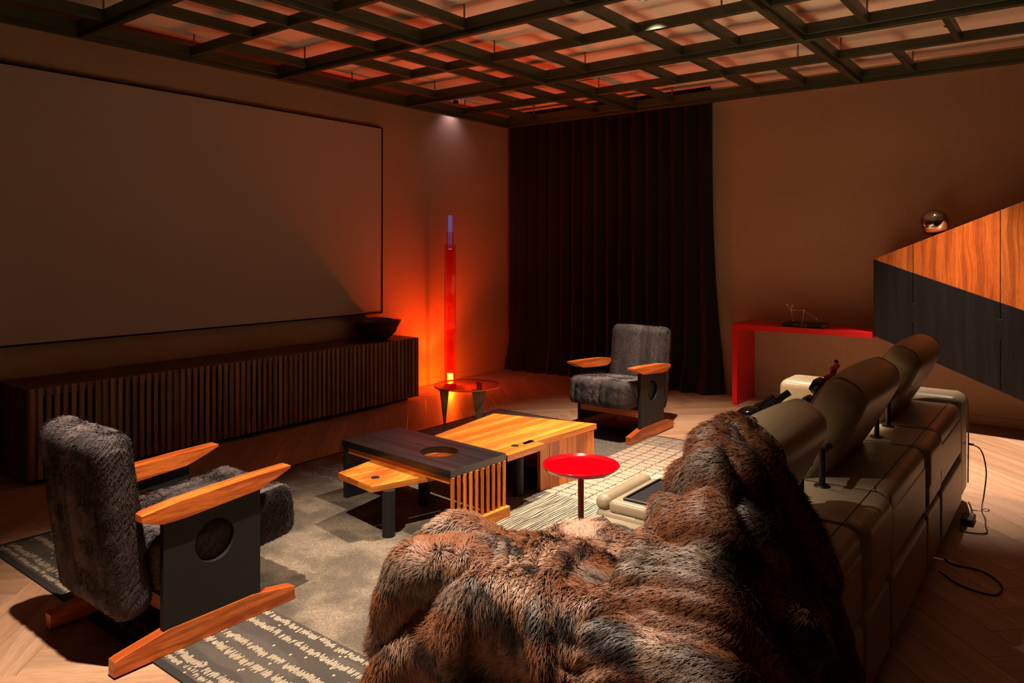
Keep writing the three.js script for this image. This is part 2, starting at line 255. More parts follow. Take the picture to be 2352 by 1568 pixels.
// ------------------------------------------------------------------ hanging ceiling grid
{
  const grid = thing('ceiling_grid', 'dark olive lattice of beams hung on rods below the ceiling', 'ceiling grid');
  const YB = 2.88, YF = 2.915, YT = 2.985, mw = 0.044, fw = 0.020, cw = 0.040;
  const X = [-5.40, -3.71, -1.54, 0.63], Z = [0.92, -0.64, -2.20, -3.755, -5.27, -6.905];
  const mainZ = (x, z0, z1) => part('main_beam', cb(x - mw / 2, x + mw / 2, YB, YT, z0, z1, 0.002), M.grid, grid);
  const mainX = (z, x0, x1) => part('main_beam', cb(x0, x1, YB, YT, z - mw / 2, z + mw / 2, 0.002), M.grid, grid);
  for (const x of X) mainZ(x, Z[5] - mw / 2, Z[0] + mw / 2);
  for (const z of Z) for (let i = 0; i < 3; i++) mainX(z, X[i] + mw / 2, X[i + 1] - mw / 2);
  // each bay: an inner frame, a cross beam through the middle and short beams in either half
  const cols = [{ up: [-4.57, -4.16], lo: [-4.99, -4.16] }, { up: [-2.85, -2.42], lo: [-3.275, -2.42, -1.985] }, { up: [-0.70, -0.27, 0.17], lo: [-1.12, -0.29, 0.17] }];
  for (let i = 0; i < 3; i++) for (let j = 0; j < 5; j++) {
    const a = X[i] + mw / 2, b = X[i + 1] - mw / 2, zf = Z[j] - mw / 2, zn = Z[j + 1] + mw / 2;
    const fr = part('bay_frame', cb(a, a + fw, YF, YT + 0.004, zn, zf, 0.002), M.grid, grid);
    part('bay_frame', cb(b - fw, b, YF, YT + 0.004, zn, zf, 0.002), M.grid, grid);
    part('bay_frame', cb(a + fw, b - fw, YF, YT + 0.004, zn, zn + fw, 0.002), M.grid, grid);
    part('bay_frame', cb(a + fw, b - fw, YF, YT + 0.004, zf - fw, zf, 0.002), M.grid, grid);
    const zm = (zf + zn) / 2;
    part('cross_beam', cb(a + fw, b - fw, YF, YT, zm - cw / 2, zm + cw / 2, 0.002), M.grid, grid);
    const up = cols[i].up, lo = cols[i].lo;   // up = nearer the camera (larger z)
    for (const x of up) if (!(i === 1 && x < -3)) part('cross_beam', cb(x - cw / 2, x + cw / 2, YF, YT, zm + cw / 2, zf - fw, 0.002), M.grid, grid);
    for (const x of lo) part('cross_beam', cb(x - cw / 2, x + cw / 2, YF, YT, zn + fw, zm - cw / 2, 0.002), M.grid, grid);
    for (const [x, z] of [[a + 0.03, zm], [b - 0.25, zm], [lo[0], zn + 0.012]]) part('hanger_rod', cyl(0.0065, 0.0065, YT - 0.01, CEIL, x, z, 10), M.rod, grid);
  }
}
// ------------------------------------------------------------------ recessed spots
const SPOTLABEL = ['small recessed ceiling spot over the far armchair', 'small recessed ceiling spot over the coffee table', 'small recessed ceiling spot over the near armchair', 'small bright recessed ceiling spot in front of the wall cabinet', 'narrow recessed ceiling spot over the far sofa seats'];
SPOTS.forEach(([x, z, I, ang, ax, az], k) => {
  const t = thing('downlight', SPOTLABEL[k], 'ceiling light', 'recessed ceiling spots');
  part('trim_ring', new THREE.TorusGeometry(0.043, 0.005, 10, 40).rotateX(Math.PI / 2).translate(x, CEIL - 0.001, z), M.steel, t);
  part('reflector', lathe([[0.041, 0], [0.040, 0.02], [0.030, 0.038], [0.024, 0.05]], 32).translate(x, CEIL, z), M.chrome, t);
  part('lens', new THREE.CircleGeometry(0.026, 24).rotateX(Math.PI / 2).translate(x, CEIL + 0.05, z), std({ color: 0xffffff, emissive: new THREE.Color(...WARM), emissiveIntensity: 6, roughness: 0.5 }), t);
  const s = new THREE.SpotLight(new THREE.Color(...WARM), I, 0, ang * Math.PI / 180, 0.75, 2);
  s.position.set(x, CEIL - 0.004, z); s.target.position.set(ax, 0, az); s.castShadow = true; s.shadow.radius = 1.0; s.shadow.mapSize.set(1024, 1024); s.name = 'downlight_beam'; t.add(s); t.add(s.target);
});
{ // small cool wall washer in the gap between the grid and the screen wall
  const t = thing('wall_washer', 'tiny cool white ceiling spot grazing the wall above the red lamp', 'ceiling light');
  const x = -5.475, z = -6.08;
  part('housing', lathe([[0, 0.03], [0.028, 0.03], [0.03, 0.0], [0.024, 0.0], [0.022, 0.02]], 24).translate(x, CEIL - 0.03, z), M.blackMetal, t);
  part('lens', new THREE.CircleGeometry(0.021, 20).rotateX(Math.PI / 2).translate(x, CEIL - 0.012, z), std({ color: 0xffffff, emissive: new THREE.Color(0.9, 0.75, 1), emissiveIntensity: 3 }), t);
  const s = new THREE.SpotLight(new THREE.Color(0.88, 0.64, 0.80), 0.5, 0, 58 * Math.PI / 180, 1, 2); s.position.set(x, CEIL - 0.032, z); s.target.position.set(x - 0.05, 0, z); s.castShadow = true; t.add(s); t.add(s.target);
}
// ------------------------------------------------------------------ projection screen
{
  const t = thing('projection_screen', 'wide grey fixed projection screen in a thin black frame', 'screen');
  const z0 = -5.035, z1 = -0.72, y0 = 0.815, y1 = 2.655, x = WX, f = 0.012, d = 0.055;
  part('screen_surface', cb(x + 0.012, x + d - 0.006, y0 + f, y1 - f, z0 + f, z1 - f, 0.001), M.screen, t);
  part('frame_rail', cb(x, x + d, y1 - f, y1, z0, z1, 0.002), M.black, t); part('frame_rail', cb(x, x + d, y0, y0 + f, z0, z1, 0.002), M.black, t);
  part('frame_stile', cb(x, x + d, y0 + f, y1 - f, z0, z0 + f, 0.002), M.black, t); part('frame_stile', cb(x, x + d, y0 + f, y1 - f, z1 - f, z1, 0.002), M.black, t);
}
// ------------------------------------------------------------------ slatted media console
{
  const t = thing('media_console', 'long low dark media console with vertical slatted wooden doors', 'console');
  const z0 = -5.10, z1 = -1.757, x1 = -5.07, x0 = WX + 0.013, H = 0.60, b = 0.035;
  part('top', cb(x0, x1 - 0.002, H - 0.022, H, z0, z1, 0.002), M.darkwood, t);
  part('side_panel', cb(x0, x1 - 0.002, b, H - 0.022, z0, z0 + 0.022, 0.002, 1), M.darkwood, t);
  part('side_panel', cb(x0, x1 - 0.002, b, H - 0.022, z1 - 0.022, z1, 0.002, 1), M.darkwood, t);
  part('bottom', cb(x0, x1 - 0.03, b, b + 0.02, z0 + 0.022, z1 - 0.022, 0.002), M.darkwood, t);
  part('back_panel', cb(x0, x0 + 0.012, b + 0.02, H - 0.022, z0 + 0.022, z1 - 0.022, 0.001), M.black, t);
  part('plinth', cb(x0 + 0.02, x1 - 0.09, 0, b, z0 + 0.06, z1 - 0.06, 0.002), M.black, t);
  const nD = 7, per = 10, pitch = (z1 - z0 - 0.004) / (nD * per);
  for (let k = 0; k < nD; k++) {
    const a = z0 + 0.002 + k * per * pitch + 0.0015, e = a + per * pitch - 0.003, w0 = a + 1.6 * pitch, w1 = e - 1.6 * pitch, xf = x1 - 0.016;
    const sh = new THREE.Shape([[a, b + 0.004], [e, b + 0.004], [e, H - 0.003], [a, H - 0.003]].map(p => new THREE.Vector2(...p)));
    const h = new THREE.Path([[w0, b + 0.055], [w0, H - 0.055], [w1, H - 0.055], [w1, b + 0.055]].map(p => new THREE.Vector2(...p))); sh.holes.push(h);
    const g = new THREE.ExtrudeGeometry(sh, { depth: 0.012, bevelEnabled: false }); g.rotateY(-Math.PI / 2); g.translate(xf, 0, 0); boxUV(g, 0, true);
    const door = part('door', g, M.ash[k % 3], t);
    for (let i = 0; i < per; i++) { const zc = a - 0.0015 + (i + 0.5) * pitch; part('slat', cb(xf, x1 + 0.004, b + 0.002, H - 0.002, zc - pitch * 0.31, zc + pitch * 0.31, 0.0015, 1), M.ash[Math.floor(rnd() * 3)], door); }
  }
}
// ------------------------------------------------------------------ bowl
{
  const t = thing('bowl', 'dark rounded wooden bowl standing on the media console', 'bowl');
  const pr = [[0, 0.008], [0.10, 0.008], [0.125, 0.018], [0.18, 0.075], [0.215, 0.14], [0.232, 0.182], [0.226, 0.186], [0.205, 0.14], [0.168, 0.08], [0.11, 0.034], [0, 0.03]];
  const g = lathe(pr, 64); const p = g.attributes.position; for (let i = 0; i < p.count; i++) { const a = Math.atan2(p.getZ(i), p.getX(i)); p.setY(i, p.getY(i) * (1 + 0.03 * Math.sin(2 * a + 1) + 0.015 * Math.sin(5 * a))); }
  g.computeVertexNormals(); part('shell', g, std({ map: darkT, color: 0xa08074, roughness: 0.32 }), t);
  part('foot', lathe([[0, 0], [0.095, 0], [0.1, 0.006], [0.1, 0.012], [0, 0.012]], 40), M.darkwood, t);
  t.position.set(-5.27, 0.60, -4.74);
}
// ------------------------------------------------------------------ acrylic floor lamp
{
  const t = thing('floor_lamp', 'tall slim red acrylic floor lamp glowing orange at its foot', 'lamp');
  const S = 0.055, tA = std({ color: new THREE.Color(1, 0.50, 0.30), transmission: 1, thickness: 0, roughness: 0.02, ior: 1.45, emissive: new THREE.Color(0.055, 0.001, 0.0), emissiveIntensity: 1 });
  const tB = std({ color: new THREE.Color(1, 0.50, 0.45), transmission: 1, thickness: 0, roughness: 0.02, ior: 1.45, emissive: new THREE.Color(0.16, 0.0, 0.045), emissiveIntensity: 1 });
  const tC = std({ color: 0xb8b4e8, transmission: 0.6, thickness: 0, roughness: 0.25, emissive: new THREE.Color(0.10, 0.09, 0.30), emissiveIntensity: 1 });
  part('base', cb(-S - 0.006, S + 0.006, 0, 0.055, -S - 0.006, S + 0.006, 0.003), M.redDark, t);
  const pane = (w, y0, y1, m, nm) => { for (const s of [-1, 1]) { part(nm, cb(s * w - 0.0005, s * w + 0.0005, y0, y1, -w, w, 0), m, t); part(nm, cb(-w, w, y0, y1, s * w - 0.0005, s * w + 0.0005, 0), m, t); } };
  const plane = (w, y0, y1, m, nm) => { for (let k = 0; k < 4; k++) { const g = new THREE.PlaneGeometry(2 * w, y1 - y0); g.translate(0, (y0 + y1) / 2, w); g.rotateY(k * Math.PI / 2); part(nm, g, m, t); } const c = new THREE.PlaneGeometry(2 * w, 2 * w); c.rotateX(-Math.PI / 2); c.translate(0, y1, 0); part(nm, c, m, t); };
  plane(S, 0.055, 1.50, tA, 'outer_tube'); plane(0.036, 0.06, 1.63, tB, 'inner_tube');
  for (const s of [-1, 1]) for (const u of [-1, 1]) part('edge_strip', cb(s * S - 0.002, s * S + 0.002, 0.055, 1.50, u * S - 0.002, u * S + 0.002, 0.0008), std({ color: 0x8a0b06, roughness: 0.2, emissive: new THREE.Color(0.10, 0.004, 0), emissiveIntensity: 1 }), t);
  for (let k = 0; k < 4; k++) { const g = new THREE.PlaneGeometry(2 * S - 0.006, 0.085); g.translate(0, 0.0975, S - 0.004); g.rotateY(k * Math.PI / 2); part('base_collar', g, std({ color: new THREE.Color(0.62, 0.52, 0.40), transmission: 1, thickness: 0, roughness: 0.03, ior: 1.4 }), t); }
  part('top_rod', cb(-0.02, 0.02, 1.45, 1.80, -0.02, 0.02, 0.002), tC, t, 'pale violet clear rod');
  part('led_module', new THREE.SphereGeometry(0.020, 20, 14).translate(0, 0.085, 0), std({ color: 0xffffff, emissive: new THREE.Color(1, 0.62, 0.08), emissiveIntensity: 16 }), t);
  part('glow_block', cb(-0.030, 0.030, 0.056, 0.150, -0.030, 0.030, 0.002), std({ color: 0xffffff, transmission: 0.85, thickness: 0, roughness: 0.1, emissive: new THREE.Color(1.0, 0.40, 0.01), emissiveIntensity: 1.1 }), t);
  const up = new THREE.SpotLight(new THREE.Color(1, 0.17, 0.02), 12, 0, 62 * Math.PI / 180, 1.0, 2); up.position.set(0, 0.085, 0); up.target.position.set(0, 2, 0); up.castShadow = true; up.shadow.radius = 0.6; t.add(up); t.add(up.target);
  const low = new THREE.PointLight(new THREE.Color(1, 0.36, 0.03), 4.6, 0, 2); low.position.set(0, 0.085, 0); low.castShadow = true; low.shadow.radius = 0.6; t.add(low);
  t.position.set(-5.24, 0, -5.73); t.rotation.y = Math.PI / 4 + 0.02;
}
// ------------------------------------------------------------------ amber glass side table
{
  const t = thing('glass_table', 'low round amber glass side table on three tapered glass legs', 'side table');
  const glass = std({ color: new THREE.Color(0.95, 0.38, 0.22), transmission: 1, thickness: 0, roughness: 0.02, ior: 1.5 });
  const R = 0.275, H = 0.325;
  const top = part('top', new THREE.CircleGeometry(R, 72).rotateX(-Math.PI / 2).translate(0, H, 0), glass, t);
  part('top_edge', lathe([[R - 0.004, H], [R, H - 0.002], [R, H - 0.010], [R - 0.004, H - 0.012], [R - 0.004, H]], 72), std({ color: new THREE.Color(0.75, 0.16, 0.06), roughness: 0.12, transmission: 0.4, thickness: 0 }), top);
  const bronze = std({ color: new THREE.Color(0.30, 0.20, 0.11), roughness: 0.15, metalness: 0.6 });
  for (let k = 0; k < 3; k++) {
    const a = 0.35 + k * Math.PI * 2 / 3, ox = Math.cos(a) * 0.19, oz = Math.sin(a) * 0.19;
    const sh = new THREE.Shape([[-0.06, H - 0.012], [0.06, H - 0.012], [0.008, 0], [-0.008, 0]].map(p => new THREE.Vector2(...p)));
    const g = new THREE.ExtrudeGeometry(sh, { depth: 0.008, bevelEnabled: false }); g.translate(0, 0, -0.004); g.rotateY(-a + 0.9); g.translate(ox, 0, oz); boxUV(g);
    part('leg', g, bronze, t);
  }
  t.position.set(-4.03, 0.007, -4.62);
}
// ------------------------------------------------------------------ curtain
{
  const x0 = -5.50, x1 = -2.975, zc = -7.115, nx = 520, ny = 26, pos = [], uv = [], idx = [];
  for (let j = 0; j <= ny; j++) for (let i = 0; i <= nx; i++) { const u = i / nx, v = j / ny, x = lerp(x0, x1, u), y = 0.012 + v * (CEIL - 0.03), low = Math.pow(1 - v, 3);
    const ph = x * 41 + 2.2 * vnoise(x * 3, 2) + low * 0.6 * vnoise(x * 6, 8), am = 0.030 + 0.016 * vnoise(x * 5, v * 1.5) + 0.02 * low;
    const fl = sstep(0.12, 0, v) * 0.10 * (0.3 + vnoise(x * 9, 4));
    pos.push(x + 0.02 * Math.sin(ph * 2) * 0.4 + (u > 0.93 ? low * 0.16 * (u - 0.93) / 0.07 : 0), y, zc + am * Math.sin(ph) + fl); uv.push(u * 4, v * 3); }
  for (let j = 0; j < ny; j++) for (let i = 0; i < nx; i++) { const a = j * (nx + 1) + i; idx.push(a, a + 1, a + nx + 2, a, a + nx + 2, a + nx + 1); }
  const t = thing('curtain', 'floor length black pleated curtain across the back wall', 'curtain');
  part('panel', geoFrom(pos, uv, idx), M.curtain, t);
  part('track', cb(x0, x1, CEIL - 0.022, CEIL, zc - 0.012, zc + 0.012, 0.002), M.black, t);
}
// ------------------------------------------------------------------ rug
{
  const W = RUG.x1 - RUG.x0, D = RUG.z1 - RUG.z0, tw = 2048, th = 2048;
  const cream = [164, 147, 126], dark = [38, 35, 34], mid = [72, 65, 59], taupe = [112, 101, 87];
  const mix = (a, b, t) => a.map((v, k) => lerp(v, b[k], t));
  const weave = (x, z) => { const s = Math.sin(x * 520) * Math.sin(z * 520); return 0.5 + 0.5 * s; };
  const rugT = makeTex(tw, th, (u, v) => {
    const x = RUG.x0 + u * W, z = RUG.z1 - v * D; let c; const n = fbm(x * 7, z * 7, 4), f = vnoise(x * 160, z * 160), ff = hash2(Math.floor(x * 330), Math.floor(z * 330));
    const edge = Math.min(x - RUG.x0, RUG.x1 - x, z - RUG.z0, RUG.z1 - z);
    const dashRow = (zr, wd, seed2) => { const zz = z - zr + 0.012 * (vnoise(x * 22, zr * 50) - 0.5); if (Math.abs(zz) > wd) return 0; const q = Math.floor(x / 0.0075), h = hash2(q, Math.round(zr * 1000) + seed2); const len = wd * (0.6 + 0.6 * h), cz = (hash2(q, 7 + seed2) - 0.5) * wd * 0.7; return h > 0.14 && Math.abs(zz - cz) < len * 0.7 && ((x / 0.0075) % 1 + 1) % 1 < 0.62 ? 1 : 0; };
    if (z > -1.76) { // near band: dark weave with rows of cream dashes
      const wv = weave(x, z); c = mix(dark, mid, 0.15 + 0.6 * wv * (0.4 + n)); const band = sstep(0.5, 0.62, fbm(x * 4, z * 16, 2)); c = mix(c, taupe, 0.2 * band);
      let d = 0; for (const [zr, wd] of [[-1.735, 0.018], [-1.665, 0.02], [-1.555, 0.02], [-1.485, 0.022], [-1.375, 0.021], [-1.335, 0.014]]) d = Math.max(d, dashRow(zr, wd, 1)); if (d) c = cream;
      else if (hash2(Math.floor(x * 120), Math.floor(z * 90)) > 0.99) c = cream;
    } else if (x > -2.52 && z > -3.62 && z < -2.5 || (x > -2.0 && z >= -2.5)) { // cream and black stripes running away from the camera
      const xs = x + 0.006 * (vnoise(z * 12, 3) - 0.5) + 0.01 * (vnoise(z * 3, Math.floor(x / 0.016)) - 0.5), k = Math.floor(xs / 0.016), fr = xs / 0.016 - k;
      const thick = 0.36 + 0.42 * vnoise(k * 3.3, z * 7); c = mix(cream, [172, 154, 130], f); if (fr < thick) c = mix(dark, mid, 0.3 * f); if (weave(x * 0.8, z) > 0.94) c = dark;
      if (x > -2.1 && fbm(x * 4 + 9, z * 5, 2) > 0.58) c = mix(dark, mid, weave(x, z));
    } else if (x > -2.62 && z <= -3.62) { // pale with a broken dotted grid
      c = mix(cream, [140, 120, 104], 0.5 + 0.5 * n); if (weave(x * 0.9, z * 0.9) > 0.8) c = mix(c, dark, 0.5);
      const gx = Math.abs(((x + 0.012 * (vnoise(z * 4, 6) - 0.5)) / 0.095 % 1 + 1) % 1 - 0.5) > 0.435, gz = Math.abs(((z + 0.012 * (vnoise(x * 4, 2) - 0.5)) / 0.075 % 1 + 1) % 1 - 0.5) > 0.42;
      if ((gx || gz) && hash2(Math.floor(x * 130), Math.floor(z * 130)) > 0.25) c = mix(dark, mid, f);
      if (z < -4.95 || x > -1.6) { const w2 = weave(x * 0.9, z * 0.9); c = mix(c, dark, w2 > 0.55 ? 0.75 : 0); }
    } else if (z > -2.98 || (z > -3.5 && z < -3.14)) { // plain mottled plush
      c = mix([78, 70, 60], taupe, sstep(0.3, 0.7, n)); const m2 = fbm(x * 3 + 4, z * 3, 3); c = mix(c, [54, 49, 45], 0.6 * sstep(0.52, 0.7, m2)); c = c.map(q => q * (0.82 + 0.3 * f * ff + 0.1 * ff));
    } else if (z >= -3.14) { // dashed band by the coffee table
      c = mix(dark, mid, 0.4 * weave(x, z)); let d = 0; for (const [zr, wd] of [[-2.995, 0.012], [-3.02, 0.01], [-3.11, 0.012], [-3.13, 0.009]]) d = Math.max(d, dashRow(zr, wd, 5)); if (d) c = mix(cream, taupe, 0.35);
      if (Math.abs(z + 3.065) < 0.03 && ((x / 0.014) % 1 + 1) % 1 < 0.35) c = taupe;
    } else { const wv = weave(x, z); c = mix(dark, mid, 0.55 * wv + 0.35 * n); if (hash2(Math.floor(x * 150), Math.floor(z * 150)) > 0.93) c = taupe; if (z < -4.4 && wv > 0.5) c = mix(c, taupe, 0.4); }
    if (edge < 0.028) c = [28, 26, 26];
    return c.map(q => q * (0.9 + 0.16 * ff));
  });
  const rugB = makeTex(512, 512, (u, v) => g3(255 * (0.6 * tnoise(u * 128, v * 128, 128, 128) + 0.4 * hash2(Math.floor(u * 256), Math.floor(v * 256)))), 0.5, 0.5, false);
  const mat = std({ map: rugT, bumpMap: rugB, bumpScale: 0.002, roughness: 0.95 });
  const g = new THREE.BoxGeometry(W, 0.007, D, 1, 1, 1); const p = g.attributes.position, uv = g.attributes.uv;
  for (let i = 0; i < p.count; i++) uv.setXY(i, (p.getX(i) + W / 2) / W, (D / 2 - p.getZ(i)) / D);
  const bt = rugB; bt.repeat.set(W / 0.5, D / 0.5);
  g.translate((RUG.x0 + RUG.x1) / 2, 0.0035, (RUG.z0 + RUG.z1) / 2);
  const r = single('rug', g, mat, 'large patchwork rug in charcoal, taupe and cream weaves', 'rug');
}
const RY = 0.007;
// ------------------------------------------------------------------ coffee table
{
  const t = thing('coffee_table', 'low teak and black coffee table with overlapping tops and spindle end', 'coffee table');
  const B = [[-3.42, -2.81], [-3.385, -3.225], [-2.485, -3.165], [-2.505, -2.742]], ga = Math.atan2(0.07, 0.915);
  // black top with a round cut-out
  { const sh = new THREE.Shape(B.map(p => new THREE.Vector2(p[0], -p[1]))); const h = new THREE.Path(); h.absarc(-2.80, 2.973, 0.107, 0, Math.PI * 2, true); sh.holes.push(h);
    const g = new THREE.ExtrudeGeometry(sh, { depth: 0.035, bevelEnabled: true, bevelThickness: 0.0015, bevelSize: 0.0015, bevelOffset: -0.0015, bevelSegments: 1, curveSegments: 64 }); g.rotateX(-Math.PI / 2); g.translate(0, 0.305, 0); boxUV(g, ga);
    part('black_top', g, std({ map: charT, color: 0xa09c9e, roughness: 0.36, bumpMap: grainB, bumpScale: 0.0003 }), t, 'charcoal stained top with a round hole');
    const ring = new THREE.Shape(); ring.absarc(-2.80, 2.973, 0.112, 0, Math.PI * 2, false); const rh = new THREE.Path(); rh.absarc(-2.80, 2.973, 0.104, 0, Math.PI * 2, true); ring.holes.push(rh);
    const rg = new THREE.ExtrudeGeometry(ring, { depth: 0.03, bevelEnabled: false, curveSegments: 64 }); rg.rotateX(-Math.PI / 2); rg.translate(0, 0.274, 0); boxUV(rg, ga); part('hole_rim', rg, M.teak[1], t); }
  const sidex = (p, q, th, y0, y1, m, nm) => { const dx = q[0] - p[0], dz = q[1] - p[1], L = Math.hypot(dx, dz), a = Math.atan2(dz, dx); const g = cbox(L, y1 - y0, th, 0.0015, 0); at(g, (p[0] + q[0]) / 2, (y0 + y1) / 2, (p[1] + q[1]) / 2, -a); return part(nm, g, m, t); };
  sidex([-3.400, -2.815], [-3.367, -3.218], 0.034, RY, 0.303, M.char, 'end_panel');
  sidex([-3.38, -2.835], [-2.53, -2.772], 0.022, 0.265, 0.303, M.teak[1], 'apron'); sidex([-3.36, -3.20], [-2.51, -3.145], 0.022, 0.265, 0.303, M.teak[1], 'apron');
  // spindle end
  sidex([-2.505, -2.742], [-2.485, -3.168], 0.058, RY, 0.062, M.teak[0], 'base_rail');
  for (let k = 0; k < 10; k++) { const u = 0.035 + 0.93 * k / 9; part('spindle', cyl(0.0105, 0.0105, 0.060, 0.304, lerp(-2.506, -2.487, u), lerp(-2.742, -3.165, u), 16), M.teak[k % 3], t); }
  // large teak top in boards
  const Q = [[-3.095, -3.235], [-3.195, -3.935], [-2.483, -4.106], [-2.565, -3.19]], slope = 0.0;
  const cuts = [-3.30, -3.01, -2.86, -2.715, -2.59, -2.40];
  const dirx = 0.02;  // board seams run away from the camera
  const strip = (poly, c0, c1, y0, y1, m) => { const g0 = 0.0009, nz = 0.05, L = Math.hypot(1, nz); let p = clipPoly(poly, -1 / L, -nz / L, -(c0 + nz * -3.4) / L - g0); p = clipPoly(p, 1 / L, nz / L, (c1 + nz * -3.4) / L - g0); if (p.length > 2) part('board', prism(p, y0, y1, 0.0012, Math.PI / 2 + 0.05), m, t); };
  for (let k = 0; k < cuts.length - 1; k++) strip(Q, cuts[k], cuts[k + 1], 0.293, 0.328, M.teak[k % 3]);
  part('board', prism([[-2.553, -3.19], [-2.582, -3.52], [-2.466, -3.502], [-2.483, -3.178]], 0.293, 0.328, 0.0012, Math.PI / 2), M.teak[2], t);
  part('inlay_disc', cyl(0.023, 0.023, 0.30, 0.3295, -2.572, -3.36, 28), M.char, t);
  // low leaf running under the black top
  const Lf = [[-3.116, -2.536], [-3.22, -3.22], [-2.60, -3.16], [-2.70, -2.806], [-2.806, -2.49]];
  const cl = [-3.40, -3.05, -2.96, -2.875, -2.5]; const y0 = 0.238, y1 = 0.270;
  const s2 = (c0, c1, m, gap) => { const nz = 0.30, L = Math.hypot(1, nz); let p = clipPoly(Lf, -1 / L, -nz / L, -(c0 + nz * -2.65) / L - gap); p = clipPoly(p, 1 / L, nz / L, (c1 + nz * -2.65) / L - gap); if (p.length > 2) part('board', prism(p, y0, y1, 0.0012, Math.PI / 2 - 0.29), m, t); };
  s2(-3.6, -3.09, M.teak[0], 0.0006); s2(-3.09, -3.00, M.teak[2], 0.0006); s2(-3.00, -2.8855, M.teak[1], 0.0024); s2(-2.8845, -2.3, M.teak[0], 0.0024);
  part('inlay_disc', cyl(0.023, 0.023, 0.245, 0.2715, -2.900, -2.60, 28), M.char, t);
  for (const [x, z, h] of [[-2.773, -2.575, 0.238], [-2.96, -3.02, 0.238], [-2.627, -3.461, 0.293]]) part('leg', cyl(0.033, 0.033, RY, h, x, z, 36), M.panel, t);
  // planked end under the far edge
  const e0 = [-2.578, -3.60], e1 = [-2.500, -4.085]; const n = 6;
  for (let k = 0; k < n; k++) { const a = k / n, b = (k + 1) / n; const p = [lerp(e0[0], e1[0], a), lerp(e0[1], e1[1], a)], q = [lerp(e0[0], e1[0], b), lerp(e0[1], e1[1], b)]; const dx = q[0] - p[0], dz = q[1] - p[1], L = Math.hypot(dx, dz) - 0.0015; const g = cbox(L, 0.282, 0.026, 0.0012, 1); at(g, (p[0] + q[0]) / 2, RY + 0.141, (p[1] + q[1]) / 2, -Math.atan2(dz, dx)); part('end_plank', g, M.teak[k % 3], t); }
  sidex([-3.18, -3.915], [-2.50, -4.08], 0.026, RY, 0.292, M.teak[1], 'end_panel');
}
